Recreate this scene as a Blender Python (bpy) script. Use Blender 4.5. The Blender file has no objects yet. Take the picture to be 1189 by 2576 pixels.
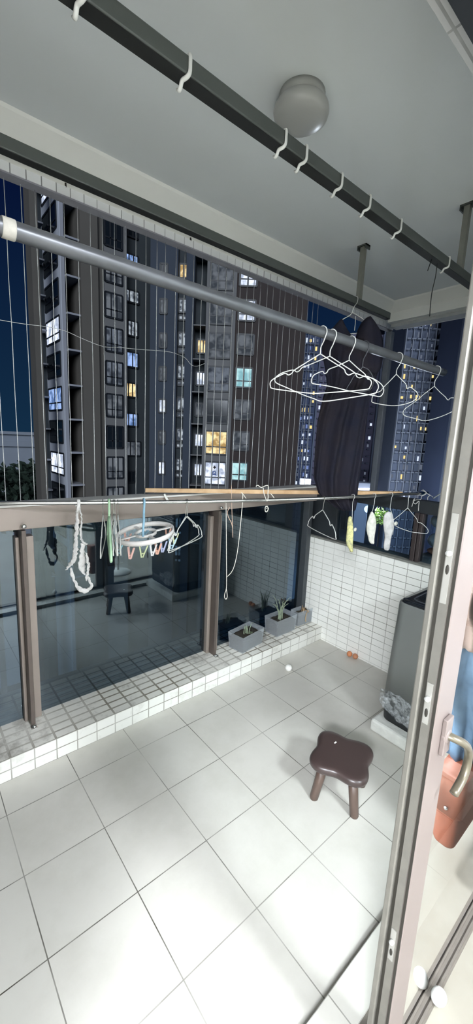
import bpy, bmesh, math, random
from mathutils import Vector as V, Matrix, noise
random.seed(7)
sc = bpy.context.scene
COL = sc.collection
PI = math.pi

# ------------------------------------------------------------------ camera survey
CAM = V((-.2269, -1.6597, 1.6007)); YAW, PIT, ROL, FPX = .7074, -.1805, .0464, 1000.0
FW = V((math.sin(YAW)*math.cos(PIT), math.cos(YAW)*math.cos(PIT), math.sin(PIT)))
_rt = V((math.cos(YAW), -math.sin(YAW), 0)); _up = _rt.cross(FW)
RT = _rt*math.cos(ROL) + _up*math.sin(ROL); UP = _up*math.cos(ROL) - _rt*math.sin(ROL)
F0 = V((math.sin(YAW), math.cos(YAW), 0)); R0 = V((math.cos(YAW), -math.sin(YAW), 0)); Z = V((0, 0, 1))
def ray(px, py): return RT*((px-594.5)/FPX) - UP*((py-1288)/FPX) + FW
def at(px, py, ax, val):
    i = 'xyz'.index(ax); d = ray(px, py); return CAM + d*((val-CAM[i])/d[i])
def pl(px, py, P, N):
    d = ray(px, py); P = V(P); N = V(N); return CAM + d*((P-CAM).dot(N)/d.dot(N))

# ------------------------------------------------------------------ mesh helpers
class MB:
    def __init__(s): s.v = []; s.f = []; s.sm = []
    def add(s, vs, fs, smooth=False):
        o = len(s.v); s.v += [V(a) for a in vs]; s.f += [[o+i for i in f] for f in fs]; s.sm += [smooth]*len(fs); return s
    def box(s, a, b):
        (x0, y0, z0), (x1, y1, z1) = a, b
        return s.add([(x0,y0,z0),(x1,y0,z0),(x1,y1,z0),(x0,y1,z0),(x0,y0,z1),(x1,y0,z1),(x1,y1,z1),(x0,y1,z1)],
                     [(0,3,2,1),(4,5,6,7),(0,1,5,4),(1,2,6,5),(2,3,7,6),(3,0,4,7)])
    def obox(s, c, ux, uy, uz):          # oriented box: centre and half axes
        c, ux, uy, uz = V(c), V(ux), V(uy), V(uz)
        if ux.cross(uy).dot(uz) < 0: ux = -ux
        vs = [c+ux*a+uy*b+uz*d for d in (-1, 1) for a, b in ((-1,-1),(1,-1),(1,1),(-1,1))]
        return s.add(vs, [(0,3,2,1),(4,5,6,7),(0,1,5,4),(1,2,6,5),(2,3,7,6),(3,0,4,7)])
    def bar(s, p, q, w, h, up=Z):
        p, q = V(p), V(q); d = (q-p); n = d.normalized(); a = n.cross(V(up)).normalized(); b = a.cross(n)
        return s.obox((p+q)/2, d/2, a*(w/2), b*(h/2))
    def tube(s, pts, r, seg=8, caps=True, flat=None):
        pts = [V(p) for p in pts]; n = len(pts); rr = r if isinstance(r, (list, tuple)) else [r]*n
        t0 = (pts[1]-pts[0]).normalized(); a = t0.cross(Z)
        if a.length < .05: a = t0.cross(V((1, 0, 0)))
        a.normalize(); rings = []; pt = t0
        for i in range(n):
            t = (pts[min(i+1, n-1)]-pts[max(i-1, 0)])
            t = t.normalized() if t.length > 1e-9 else pt
            a = (a - t*a.dot(t))
            if a.length < 1e-6: a = t.cross(V((.3, .5, .8)))
            a.normalize(); b = t.cross(a); pt = t
            fl = flat if flat else 1
            rings.append([pts[i]+a*(rr[i]*math.cos(k*2*PI/seg))+b*(rr[i]*fl*math.sin(k*2*PI/seg)) for k in range(seg)])
        vs = [p for R in rings for p in R]; fs = []
        for i in range(n-1):
            for k in range(seg):
                k2 = (k+1) % seg; fs.append((i*seg+k, i*seg+k2, (i+1)*seg+k2, (i+1)*seg+k))
        if caps: fs.append(tuple(range(seg))[::-1]); fs.append(tuple((n-1)*seg+k for k in range(seg)))
        return s.add(vs, fs, True)
    def lathe(s, c, prof, seg=24, ax=Z, sx=None):
        c = V(c); ax = V(ax).normalized(); a = ax.cross(V((0, 1, 0)))
        if a.length < .1: a = ax.cross(V((1, 0, 0)))
        a.normalize(); b = ax.cross(a); vs = []; fs = []; n = len(prof)
        for r, h in prof:
            for k in range(seg): vs.append(c+ax*h+a*(r*math.cos(k*2*PI/seg))+b*(r*math.sin(k*2*PI/seg)))
        for i in range(n-1):
            for k in range(seg):
                k2 = (k+1) % seg; fs.append((i*seg+k, i*seg+k2, (i+1)*seg+k2, (i+1)*seg+k))
        fs.append(tuple(range(seg))[::-1]); fs.append(tuple((n-1)*seg+k for k in range(seg)))
        return s.add(vs, fs, True)
    def loft(s, rings, smooth=True, caps=True):
        seg = len(rings[0]); n = len(rings); vs = [V(p) for R in rings for p in R]; fs = []
        for i in range(n-1):
            for k in range(seg):
                k2 = (k+1) % seg; fs.append((i*seg+k, i*seg+k2, (i+1)*seg+k2, (i+1)*seg+k))
        if caps: fs.append(tuple(range(seg))[::-1]); fs.append(tuple((n-1)*seg+k for k in range(seg)))
        return s.add(vs, fs, smooth)
    def sheet(s, rows, th):              # a grid of points given a small thickness
        n, m = len(rows), len(rows[0]); P = [[V(p) for p in r] for r in rows]; top = []; bot = []
        for i in range(n):
            for j in range(m):
                du = P[i][min(j+1, m-1)]-P[i][max(j-1, 0)]; dv = P[min(i+1, n-1)][j]-P[max(i-1, 0)][j]
                nn = du.cross(dv); nn = nn.normalized() if nn.length > 1e-12 else V((0, 0, 1))
                top.append(P[i][j]+nn*th/2); bot.append(P[i][j]-nn*th/2)
        N = n*m; fs = []
        for i in range(n-1):
            for j in range(m-1):
                a = i*m+j; fs.append((a, a+1, a+m+1, a+m)); fs.append((N+a, N+a+m, N+a+m+1, N+a+1))
        for i in range(n-1):
            a = i*m; fs.append((a, a+m, N+a+m, N+a)); a = i*m+m-1; fs.append((a, N+a, N+a+m, a+m))
        for j in range(m-1):
            fs.append((j, N+j, N+j+1, j+1)); a = (n-1)*m+j; fs.append((a, a+1, N+a+1, N+a))
        return s.add(top+bot, fs, True)
    def ball(s, c, r, seg=16, sq=(1, 1, 1), rot=None):
        c = V(c); bm = bmesh.new(); bmesh.ops.create_uvsphere(bm, u_segments=seg, v_segments=max(6, seg*2//3), radius=1)
        M = rot or Matrix.Identity(3); bm.verts.index_update()
        vs = [c + M @ V((v.co.x*r*sq[0], v.co.y*r*sq[1], v.co.z*r*sq[2])) for v in bm.verts]
        fs = [[v.index for v in f.verts] for f in bm.faces]; bm.free()
        return s.add(vs, fs, True)
    def build(s, name, mat, parent=None, bevel=0, loc=None, sub=0):
        me = bpy.data.meshes.new(name); org = V(loc) if loc is not None else V((0, 0, 0))
        if parent is not None and loc is None: org = WO.get(parent.name, V((0, 0, 0)))
        me.from_pydata([tuple(v-org) for v in s.v], [], s.f); me.validate()
        for i, p in enumerate(me.polygons):
            if i < len(s.sm): p.use_smooth = s.sm[i]
        me.materials.append(mat)
        o = bpy.data.objects.new(name, me); COL.objects.link(o)
        if parent is not None: o.parent = parent; WO[o.name] = org
        else: o.location = org; WO[o.name] = org
        if bevel:
            b = o.modifiers.new('bevel', 'BEVEL'); b.width = bevel; b.segments = 2; b.limit_method = 'ANGLE'
        if sub:
            b = o.modifiers.new('smooth', 'SUBSURF'); b.levels = sub; b.render_levels = sub
        return o
WO = {}                                  # world origin of every object (nothing below is rotated)
def tag(o, label=None, cat=None, group=None, kind=None):
    if label: o['label'] = label
    if cat: o['category'] = cat
    if group: o['group'] = group
    if kind: o['kind'] = kind
    return o
def thing(name, loc, label, cat, group=None, kind=None):
    o = bpy.data.objects.new(name, None); COL.objects.link(o); o.location = loc; o.empty_display_size = .05
    WO[o.name] = V(loc); return tag(o, label, cat, group, kind)
def cat_rom(pts, n=5):
    pts = [V(p) for p in pts]; out = []
    for i in range(len(pts)-1):
        p0, p1, p2, p3 = pts[max(i-1, 0)], pts[i], pts[i+1], pts[min(i+2, len(pts)-1)]
        for k in range(n):
            t = k/n; out.append(.5*((2*p1)+(p2-p0)*t+(2*p0-5*p1+4*p2-p3)*t*t+(3*p1-p0-3*p2+p3)*t**3))
    out.append(pts[-1]); return out

# ------------------------------------------------------------------ materials
def lin(c): c /= 255.; return c/12.92 if c <= .04045 else ((c+.055)/1.055)**2.4
def rgb(r, g, b): return (lin(r), lin(g), lin(b), 1)
class NT:
    def __init__(s, name):
        s.m = bpy.data.materials.new(name); s.m.use_nodes = True; s.t = s.m.node_tree; s.t.nodes.clear()
        s.out = s.n('ShaderNodeOutputMaterial')
    def n(s, t, **k):
        nd = s.t.nodes.new(t)
        for a, b in k.items(): setattr(nd, a, b)
        return nd
    def l(s, a, b): s.t.links.new(a, b)
    def math(s, op, a, b=None):
        m = s.n('ShaderNodeMath', operation=op)
        for i, x in enumerate((a, b)):
            if x is None: continue
            if isinstance(x, (int, float)): m.inputs[i].default_value = x
            else: s.l(x, m.inputs[i])
        return m.outputs[0]
    def mix(s, f, a, b):
        m = s.n('ShaderNodeMix', data_type='RGBA')
        for i, x in ((0, f), (6, a), (7, b)):
            if hasattr(x, 'links'): s.l(x, m.inputs[i])
            else: m.inputs[i].default_value = x
        return m.outputs[2]
    def noise(s, scale, detail=4, vec=None, rough=.55):
        t = s.n('ShaderNodeTexNoise'); t.inputs['Scale'].default_value = scale; t.inputs['Detail'].default_value = detail
        t.inputs['Roughness'].default_value = rough
        if vec is None: vec = s.n('ShaderNodeNewGeometry').outputs['Position']
        s.l(vec, t.inputs['Vector']); return t.outputs['Fac']
    def ramp(s, f, a, b):
        r = s.n('ShaderNodeMapRange'); r.inputs[1].default_value = a; r.inputs[2].default_value = b; s.l(f, r.inputs[0]); return r.outputs[0]
    def bump(s, h, st, dist=.01):
        b = s.n('ShaderNodeBump'); b.inputs['Strength'].default_value = st; b.inputs['Distance'].default_value = dist; s.l(h, b.inputs['Height']); return b.outputs['Normal']
    def bsdf(s, color, rough=.5, metal=0, normal=None, spec=.5):
        b = s.n('ShaderNodeBsdfPrincipled')
        if hasattr(color, 'links'): s.l(color, b.inputs['Base Color'])
        else: b.inputs['Base Color'].default_value = color
        if hasattr(rough, 'links'): s.l(rough, b.inputs['Roughness'])
        else: b.inputs['Roughness'].default_value = rough
        b.inputs['Metallic'].default_value = metal; b.inputs['Specular IOR Level'].default_value = spec
        if normal is not None: s.l(normal, b.inputs['Normal'])
        s.l(b.outputs[0], s.out.inputs[0]); return b
MC = {}
def pm(name, c, rough=.5, metal=0, var=.12, scale=20, bump=0, spec=.5, c2=None):
    if name in MC: return MC[name]
    t = NT(name); a = rgb(*c); b = rgb(*c2) if c2 else tuple(x*(1-var) for x in a[:3])+(1,)
    f = t.ramp(t.noise(scale), .35, .7)
    t.bsdf(t.mix(f, a, b), rough, metal, t.bump(t.noise(scale*3), bump) if bump else None, spec)
    MC[name] = t.m; return t.m
def emit(name, c, st, c2=None, scale=3):
    if name in MC: return MC[name]
    t = NT(name); e = t.n('ShaderNodeEmission')
    if c2: t.l(t.mix(t.ramp(t.noise(scale, 2), .42, .6), rgb(*c), rgb(*c2)), e.inputs[0])
    else: e.inputs[0].default_value = rgb(*c)
    e.inputs[1].default_value = st; t.l(e.outputs[0], t.out.inputs[0])
    t.m.cycles.emission_sampling = 'NONE'; MC[name] = t.m; return t.m
def glass(name, tint, k=1.0, bias=0., rough=0., refl=(255, 255, 255)):
    t = NT(name); tr = t.n('ShaderNodeBsdfTransparent'); tr.inputs[0].default_value = rgb(*tint)
    gl = t.n('ShaderNodeBsdfGlossy'); gl.inputs[0].default_value = rgb(*refl); gl.inputs['Roughness'].default_value = rough
    fr = t.n('ShaderNodeFresnel'); fr.inputs[0].default_value = 1.5; g = t.n('ShaderNodeNewGeometry')
    f = t.math('MULTIPLY', t.math('ADD', t.math('MULTIPLY', fr.outputs[0], k), bias), t.math('SUBTRACT', 1.0, g.outputs['Backfacing']))
    mx = t.n('ShaderNodeMixShader'); t.l(t.math('MINIMUM', f, 1.0), mx.inputs[0]); t.l(tr.outputs[0], mx.inputs[1]); t.l(gl.outputs[0], mx.inputs[2])
    t.l(mx.outputs[0], t.out.inputs[0]); return t.m
def tiles(name, axes, w, h, off, mortar, c1, c2, cg, rough=.35, grime=None, gsc=6., bump=.4, groutvar=None):
    """rectangular tiles laid on the world axes given, with joints of another colour"""
    t = NT(name); p = t.n('ShaderNodeNewGeometry').outputs['Position']; sp = t.n('ShaderNodeSeparateXYZ'); t.l(p, sp.inputs[0])
    cb = t.n('ShaderNodeCombineXYZ')
    for i in range(2): t.l(t.math('SUBTRACT', sp.outputs[axes[i]], off[i]), cb.inputs[i])
    br = t.n('ShaderNodeTexBrick'); br.offset = 0; br.squash = 1; t.l(cb.outputs[0], br.inputs['Vector'])
    br.inputs['Scale'].default_value = 1; br.inputs['Mortar Size'].default_value = mortar; br.inputs['Mortar Smooth'].default_value = .1
    br.inputs['Brick Width'].default_value = w; br.inputs['Row Height'].default_value = h
    br.inputs['Color1'].default_value = rgb(*c1); br.inputs['Color2'].default_value = rgb(*c2); br.inputs['Mortar'].default_value = rgb(*cg)
    c = br.outputs['Color']
    if groutvar:                          # joints partly washed pale
        cm = t.mix(t.ramp(t.noise(2.3, 2), .4, .6), rgb(*cg), rgb(*groutvar)); t.l(cm, br.inputs['Mortar'])
    c = t.mix(t.ramp(t.noise(2.5, 5), .35, .75), c, t.mix(1.0, c, rgb(*[x*.95 for x in c1])))
    if grime:
        f = t.ramp(t.noise(gsc, 6, rough=.7), grime[1], grime[2])
        c = t.mix(t.math('MULTIPLY', f, grime[3]), c, rgb(*grime[0]))
    t.bsdf(c, rough, 0, t.bump(t.math('SUBTRACT', 1.0, br.outputs['Fac']), bump, .002)); return t.m

M_floor = tiles('floor_tiles', (0, 1), .3, .3, (0, 0), .0019, (206, 203, 195), (200, 198, 190), (58, 54, 44), .38, ((168, 166, 154), .45, .85, .5), 3.0)
M_curb_f = tiles('curb_front_tiles', (0, 2), .1, .0565, (.056, 0), .0028, (236, 236, 230), (228, 228, 222), (120, 116, 104), .3, ((150, 146, 132), .55, .8, .5), 9)
M_curb_t = tiles('curb_top_tiles', (0, 1), .1, .053, (.056, .185), .0055, (246, 244, 236), (232, 230, 222), (128, 119, 102), .4, ((96, 86, 70), .52, .74, .85), 5)
M_wall_t = tiles('half_wall_tiles', (1, 2), .0995, .0486, (.036, .014), .0019, (248, 248, 243), (244, 244, 238), (112, 108, 96), .3, ((170, 165, 150), .55, .85, .45), 2.5, groutvar=(190, 188, 178))
M_soffit = tiles('beam_soffit_tiles', (0, 2), .0605, .5, (.04, 2.4), .0025, (238, 239, 240), (230, 232, 234), (90, 92, 94), .4)
M_lintel = tiles('lintel_tiles', (0, 1), .3, .3, (.062, -1.5), .003, (196, 196, 196), (190, 190, 190), (88, 88, 80), .4)
M_ceil = pm('ceiling_paint', (226, 230, 231), .85, 0, .05, 1.5)
M_white = pm('white_paint', (240, 239, 233), .7, 0, .04, 3)
M_room = pm('room_wall_paint', (238, 239, 240), .8, 0, .03, 2)
M_roomfl = pm('room_floor_marble', (150, 147, 136), .3, 0, .1, 4, c2=(138, 133, 121))
M_alu = pm('champagne_aluminium', (150, 138, 130), .45, .2, .08, 6)
M_alu_l = pm('door_aluminium', (122, 111, 107), .42, .2, .06, 5)
M_alu_d = pm('door_edge_metal', (122, 119, 112), .45, .45, .15, 30)
M_seal = pm('rubber_seal', (34, 31, 24), .7)
M_steel = pm('stainless_steel', (205, 205, 203), .18, 1, .05, 12)
M_galv = pm('grey_pipe_metal', (104, 106, 110), .34, .5, .2, 14)
M_track = pm('dark_rod_metal', (74, 78, 74), .55, .15, .1, 8)
M_hook = pm('white_hook_plastic', (210, 210, 204), .45)
M_dark = pm('dark_frame_paint', (34, 38, 42), .45)
M_wire = pm('coated_white_wire', (218, 218, 214), .4)
M_string = pm('grille_wire', (214, 216, 216), .4, .1)
M_rope = pm('white_cord', (214, 210, 200), .9, 0, .15, 200)
M_wood = pm('light_wood', (212, 178, 138), .55, 0, .2, 14, c2=(186, 148, 108))
M_stool = pm('brown_plastic', (62, 50, 48), .32, 0, .08, 6)
M_leg = pm('brown_plastic_leg', (84, 68, 60), .4, 0, .08, 6)
M_washer = pm('grey_washer_paint', (118, 120, 118), .42, .25, .05, 3)
M_lid = pm('dark_lid', (26, 30, 36), .16, 0, .1, 5)
M_base = pm('black_plinth', (30, 34, 36), .5)
M_foam = pm('white_foam', (226, 226, 220), .7, 0, .12, 18, .4)
M_black = pm('black_cloth', (30, 32, 44), .95, 0, .25, 5, spec=.1, c2=(44, 40, 44))  # second tone paints the cloth's brownish sheen
M_lampsh = pm('lamp_shade', (176, 176, 172), .3, 0, .03, 4)
M_soil = pm('dark_soil', (58, 52, 42), .95, 0, .4, 60, .8)
M_leaf = pm('pale_onion_leaf', (150, 164, 140), .6, 0, .2, 40)
M_dry = pm('dry_stem', (176, 148, 112), .8, 0, .25, 40)
M_egg = pm('white_shell', (244, 243, 238), .4, 0, .03, 20)
M_orange = pm('orange_clay', (212, 138, 94), .7, 0, .2, 40)
G_rail = glass('railing_glass', (150, 172, 186), 2.7, .028, refl=(222, 240, 250))
G_part = glass('partition_glass', (205, 218, 228), 1.2, 0)
G_door = glass('door_glass', (244, 247, 246), 2.4, .015)

# ------------------------------------------------------------------ setting
HX = 2.335; CZ = 2.763
def struct(name, mb, mat, label, bevel=0, cat='building part'):
    return tag(mb.build(name, mat, bevel=bevel), label, cat, kind='structure')
struct('floor', MB().box((-2.2, -1.2, -.12), (3.4, .9, 0)), M_floor, 'pale square floor tiles of the balcony', cat='floor')
struct('trim_1', MB().box((-2.2, -1.29, 0), (2.3, -1.2, .03)), M_floor, 'raised tiled threshold strip outside the glass door', cat='threshold')
o = struct('trim_2', MB().box((-2.2, .185, 0), (HX, .62, .113)), M_curb_f, 'low tiled curb under the glass railing', cat='curb')
o.data.materials.append(M_curb_t)
for p in o.data.polygons:
    if p.normal.z > .9: p.material_index = 1
struct('wall_end', MB().box((HX, -1.29, 0), (HX+.14, .45, .845)), M_wall_t, 'white tiled half wall at the far end of the balcony', cat='wall')
struct('ceiling', MB().box((-2.2, -1.3, CZ), (3.5, .46, CZ+.2)), M_ceil, 'plain painted concrete balcony ceiling', cat='ceiling')
# beam along the railing: plastered inner face leaning into the ceiling, tiled soffit
bm_ = MB(); xs = [-2.2, 3.02]
prof = [(.20, CZ+.01), (.21, CZ-.012), (.285, 2.70), (.295, 2.676), (.46, 2.676), (.46, CZ+.01)]
bm_.loft([[(x, y, z) for y, z in prof] for x in (-2.2, 3.3)], smooth=False)
struct('trim_3', bm_, M_white, 'plastered edge beam above the railing', cat='beam')
struct('trim_4', MB().box((-2.2, .40, 2.64), (3.3, .46, 2.676)), M_soffit, 'row of small tiles hanging below the edge beam', cat='tile row')
struct('trim_5', MB().box((-2.2, .403, 2.634), (3.3, .46, 2.64)), pm('grey_edge', (150, 150, 158), .7), 'dull grey drip edge outside the tile row', cat='trim')
b2 = MB(); pr2 = [(2.93, CZ+.01), (2.95, CZ-.01), (3.03, 2.70), (3.03, 2.63), (3.3, 2.63), (3.3, CZ+.01)]
b2.loft([[(x, y, z) for x, z in pr2] for y in (-1.3, .30)], smooth=False)
struct('trim_6', b2, M_white, 'plastered header beam over the open far end', cat='beam')
struct('trim_7', MB().box((3.10, -1.3, 2.605), (3.2, .31, 2.63)), pm('pale_strip', (176, 178, 178), .7), 'pale strip under the header beam at the far end', cat='trim')
# house wall with the door opening; room behind the camera
WX0 = -.62
def wbox(name, a, b, mat, label, cat='wall'): return struct(name, MB().box(a, b), mat, label, cat=cat)
wbox('wall_back_left', (-2.95, -1.39, 0), (WX0, -1.2, CZ+.1), M_wall_t, 'house wall left of the door opening')
wbox('wall_back_right', (2.12, -1.39, 0), (3.5, -1.2, CZ+.1), M_wall_t, 'house wall right of the glass doors')
wbox('wall_back_top', (WX0, -1.39, 2.4), (2.12, -1.187, CZ+.1), M_lintel, 'tiled lintel over the glass doors', 'lintel')
wbox('wall_left', (-2.3, -1.37, 0), (-2.2, .46, CZ+.1), M_white, 'white side wall at the near end of the balcony')
wbox('floor_room', (-2.9, -5, -.1), (2.3, -1.29, .018), M_roomfl, 'pale polished room floor inside the door', 'floor')
wbox('ceiling_room', (-2.9, -5, 2.7), (2.3, -1.37, 2.85), M_room, 'white ceiling of the room', 'ceiling')
wbox('wall_room_back', (-2.9, -5.1, 0), (2.3, -5, 2.8), M_room, 'white back wall of the room')
wbox('wall_room_left', (-3.0, -5.1, 0), (-2.9, -1.37, 2.8), M_room, 'white left wall of the room')
wbox('wall_room_right', (2.3, -5.1, 0), (2.4, -1.37, 2.8), M_room, 'white right wall of the room')

# ------------------------------------------------------------------ railing
def set_part(name, mb, mat, par, **k): return mb.build(name, mat, par, **k)
rail = thing('balcony_railing', (1.0, .42, .113), 'brown metal framed glass railing standing on the tiled curb', 'railing')
set_part('top_rail', MB().box((-2.2, .352, 1.249), (2.36, .475, 1.26)), pm('rail_cap_lit', (226, 224, 220), .4, 0), rail, bevel=.002)  # rail top coloured pale for the room light falling on it
set_part('lower_rail', MB().box((-2.2, .362, 1.139), (2.36, .462, 1.249)), M_alu, rail, bevel=.004)
for xa, xb in ((-2.2, .165), (.245, 1.315), (1.41, 2.285)):
    set_part('glass_pane', MB().box((xa, .432, .118), (xb, .442, 1.137)), G_rail, rail)
for i, (x0, x1) in enumerate(((.165, .245), (1.315, 1.41))):
    xm = (x0+x1)/2 - .015
    p = set_part('post', MB().box((x0, .40, .113), (xm-.008, .46, 1.095)).box((xm+.012, .40, .113), (x1, .46, 1.095)), M_alu, rail, bevel=.003)
    set_part('fin', MB().box((xm-.008, .345, .113), (xm+.012, .46, 1.137)), pm('post_fin', (96, 86, 80), .4, .2), p, bevel=.002)
    set_part('base_bolt', MB().lathe((xm+.002, .335, .113), [(.011, 0), (.011, .007), (.007, .011)], 10).box((xm-.012, .318, .113), (xm+.016, .35, .117)), M_steel, p)
    set_part('top_bolt', MB().lathe((xm+.002, .345, 1.16), [(.011, 0), (.011, .012), (.006, .016)], 10, V((0, -1, 0))), M_steel, p)
set_part('corner_post', MB().box((2.285, .375, .113), (2.334, .46, 1.137)), pm('corner_post_paint', (66, 70, 74), .5, .2), rail, bevel=.003)

# thin steel grille wires between rail and beam
capy = .445
BOT = [-20, 15.6, 51.7, 87.6, 118.6, 150.6, 181.7, 211, 239.2, 266.5, 292.7, 317, 341.6, 364, 389, 409, 433, 452.7, 473.6, 493, 512.7, 529.6, 549, 566, 582, 598, 614, 629, 645, 659, 675, 687, 703, 716, 729, 742, 754, 766]
wire0 = None
for px in BOT:
    x = at(px, 1262-px*.062, 'y', capy).x
    jig = [random.uniform(-.0012, .0012) for _ in range(8)]
    pts = [(x+jig[k], capy, 1.262+(2.634-1.262)*k/7) for k in range(8)]
    o = MB().tube(pts, .0017, 6).build('grille_wire', M_string, loc=(x, capy, 1.262))
    tag(o, 'thin vertical steel wire of the row strung between railing and beam', 'wire', 'grille wires above the railing')
cr = [(-10, 802), (0, 805), (60, 815), (118, 822), (165, 833), (205, 851), (260, 872), (300, 874), (350, 879), (409, 883), (437, 888), (465, 900), (480, 917), (495, 921), (515, 914)]
tag(MB().tube(cat_rom([at(a, b, 'y', .452) for a, b in cr], 3), .0014, 5).build('cross_cord', M_string), 'slack grey cord running sideways across the grille wires', 'cord')

# partition window on the half wall (glass panel under a dark rail)
PX0, PX1 = HX+.03, HX+.085; PX = HX+.05
win = thing('window_1', (PX, -.4, .845), 'fixed dark framed glass panel on top of the tiled half wall', 'window', kind='structure')
set_part('window_frame', MB().box((PX0, -1.29, 1.178), (PX1+.02, .45, 1.262)).box((PX0, .16, .845), (PX1, .45, 1.178)), M_dark, win, bevel=.004)
set_part('mullion', MB().box((PX0-.01, -.482, .845), (PX1, -.452, 1.178)).box((PX0-.01, -.512, .845), (PX1, -.488, 1.178)), pm('mullion_paint', (66, 58, 58), .4, .3), win, bevel=.003)
set_part('pane', MB().box((PX0+.02, -.452, .845), (PX0+.028, .16, 1.178)), G_part, win)
set_part('pane', MB().box((PX0+.02, -1.29, .845), (PX0+.028, -.512, 1.178)), G_part, win)
set_part('sill', MB().box((HX-.004, -1.29, .838), (HX+.15, .45, .852)), pm('sill_mortar', (128, 128, 122), .8, 0, .25, 30), win)
o = MB().box((3.28, .40, -1.0), (3.335, .455, 2.63)).build('corner_pole', pm('corner_pole_paint', (132, 136, 144), .5), bevel=.006)
tag(o, 'slim grey corner post under the beam end beyond the half wall', 'post')

# ------------------------------------------------------------------ glass doors
def door(name, x0, x1, label, handle=True):
    y0, y1, z0, z1 = -1.39, -1.355, .033, 2.37
    d = thing(name, ((x0+x1)/2, (y0+y1)/2, z0), label, 'door', kind='structure')
    fr = MB(); s = .088
    fr.box((x0, y0, z0), (x0+s, y1, z1)).box((x1-s, y0, z0), (x1, y1, z1)).box((x0+s, y0, z1-.09), (x1-s, y1, z1))
    set_part('frame', fr, M_alu_l, d, bevel=.003)
    set_part('bottom_rail', MB().box((x0+s, -1.382, z0-.002), (x1-s, y1, z0+.007)), pm('bottom_rail_metal', (112, 106, 98), .45, .3), d)
    set_part('pane', MB().box((x0+s, -1.383, z0+.006), (x1-s, -1.375, z1-.09)), G_door, d)
    if handle:
        set_part('edge_lip', MB().box((x0-.012, y1-.002, z0), (x0+.02, y1+.012, z1)), M_alu_d, d, bevel=.003)
        set_part('seal_strip', MB().box((x0-.001, y1-.010, z0), (x0, y1-.002, z1)).box((x0-.001, y0+.002, z0), (x0, y0+.008, z1)), M_seal, d)
        lp = set_part('lock_edge', MB().box((x0-.004, y0+.009, z0), (x0, y1-.010, z1)), M_alu_d, d)
        for za, zb in ((1.31, 1.485), (1.05, 1.14), (.435, .52)):
            set_part('strike_plate', MB().box((x0-.006, y0+.012, za), (x0-.004, y1-.012, zb)), pm('strike_metal', (158, 156, 150), .45, .3), lp)
            set_part('lock_pin', MB().lathe((x0-.006, (y0+y1)/2, (za+zb)/2+.012), [(.0055, 0), (.0055, .007), (.003, .009)], 10, V((-1, 0, 0))), pm('bright_pin', (235, 235, 232), .3, .6), lp)
            set_part('slot', MB().ball((x0-.006, (y0+y1)/2, (za+zb)/2-.02), .005, 10, (.2, .7, 2.0)), M_seal, lp)
        hx, hz = x0+.056, 1.008
        h = set_part('handle', handle_mb(hx, y0, hz), pm('handle_metal', (104, 98, 84), .34, .6, .1, 10), d)
        set_part('handle_plate', MB().lathe((hx, y0, hz), [(.0, 0), (.017, .0), (.017, .008), (.013, .012)], 14, V((0, -1, 0))).obox((hx, y0-.005, hz), (.016, 0, 0), (0, .005, 0), (0, 0, .042)), M_alu_l, h, bevel=.002)
    return d
def handle_mb(hx, y, hz):
    p = [(hx, y, hz), (hx+.006, y-.018, hz-.002), (hx+.022, y-.033, hz-.012), (hx+.047, y-.036, hz-.036), (hx+.059, y-.036, hz-.070), (hx+.047, y-.036, hz-.104), (hx+.009, y-.034, hz-.128)]
    return MB().tube(cat_rom(p, 4), .0098, 12, flat=.8)
door('door_1', .553, 1.325, 'closed champagne metal framed glass door with lever handle')
door('door_2', 1.335, 2.10, 'second glass door panel further along the house wall', handle=False)
struct('trim_8', MB().box((WX0, -1.406, .0), (2.12, -1.284, .022)).box((WX0, -1.401, .022), (2.12, -1.395, .030)).box((WX0, -1.39, .022), (2.12, -1.35, .031)), pm('sill_frame', (122, 116, 108), .4, .4), 'grey metal bottom track of the glass doors', cat='door track')
struct('trim_9', MB().box((WX0, -1.375, 2.372), (2.12, -1.228, 2.40)), M_dark, 'metal head frame above the glass doors', cat='door frame')

# ------------------------------------------------------------------ ceiling: lamp and two drying rods
lc = V((.925, -.555, CZ))
lamp = thing('ceiling_lamp', lc, 'round pale dome lamp on the balcony ceiling, switched off', 'lamp')
set_part('lamp_base', MB().lathe(lc, [(.078, 0), (.078, -.028), (.07, -.03)], 40), M_lampsh, lamp)
set_part('lamp_shade', MB().lathe(lc, [(.07, -.026), (.083, -.03), (.092, -.04), (.095, -.052), (.091, -.066), (.08, -.074), (.05, -.079), (.01, -.081)], 40), M_lampsh, lamp)
def ceiling_rod(y, z, x0, x1, hangers, label, w=.04, h=.04):
    t = thing('ceiling_rod', ((x0+x1)/2, y, z), label, 'drying rod')
    set_part('rod', MB().box((x0, y-w/2, z-h/2), (x1, y+w/2, z+h/2)), M_track, t, bevel=.004)
    set_part('channel_shade', MB().box((x0+.002, y-w/2+.002, z-h/2-.0015), (x1-.002, y+w/2-.002, z-h/2)), pm('shade_black', (16, 18, 16), .8), t)  # solid near-black strip paints the shaded hollow of the rod's underside
    for hx in hangers:
        a = set_part('hanger_arm', MB().box((hx-.014, y-.014, z+h/2), (hx+.014, y+.014, CZ-.004)), pm('hanger_arm_paint', (128, 128, 120), .5, .2), t, bevel=.002)
        set_part('flange', MB().box((hx-.022, y-.03, CZ-.008), (hx+.022, y+.03, CZ)).box((hx-.022, y+.024, CZ-.025), (hx+.022, y+.03, CZ)).box((hx-.022, y-.03, CZ-.025), (hx+.022, y-.024, CZ)), M_track, a)
    return t
T1Y, T1Z = -.70, 2.455; T2Y, T2Z = -.12, 2.447
ceiling_rod(T1Y, T1Z, -1.6, 2.42, (1.97, -1.1), 'dark square drying rod crossing the ceiling, the nearer one with white hooks')
ceiling_rod(T2Y, T2Z, -1.6, 2.33, (1.985, -1.1), 'dark square drying rod beside the edge beam, the one further out', .036, .04)
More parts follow.
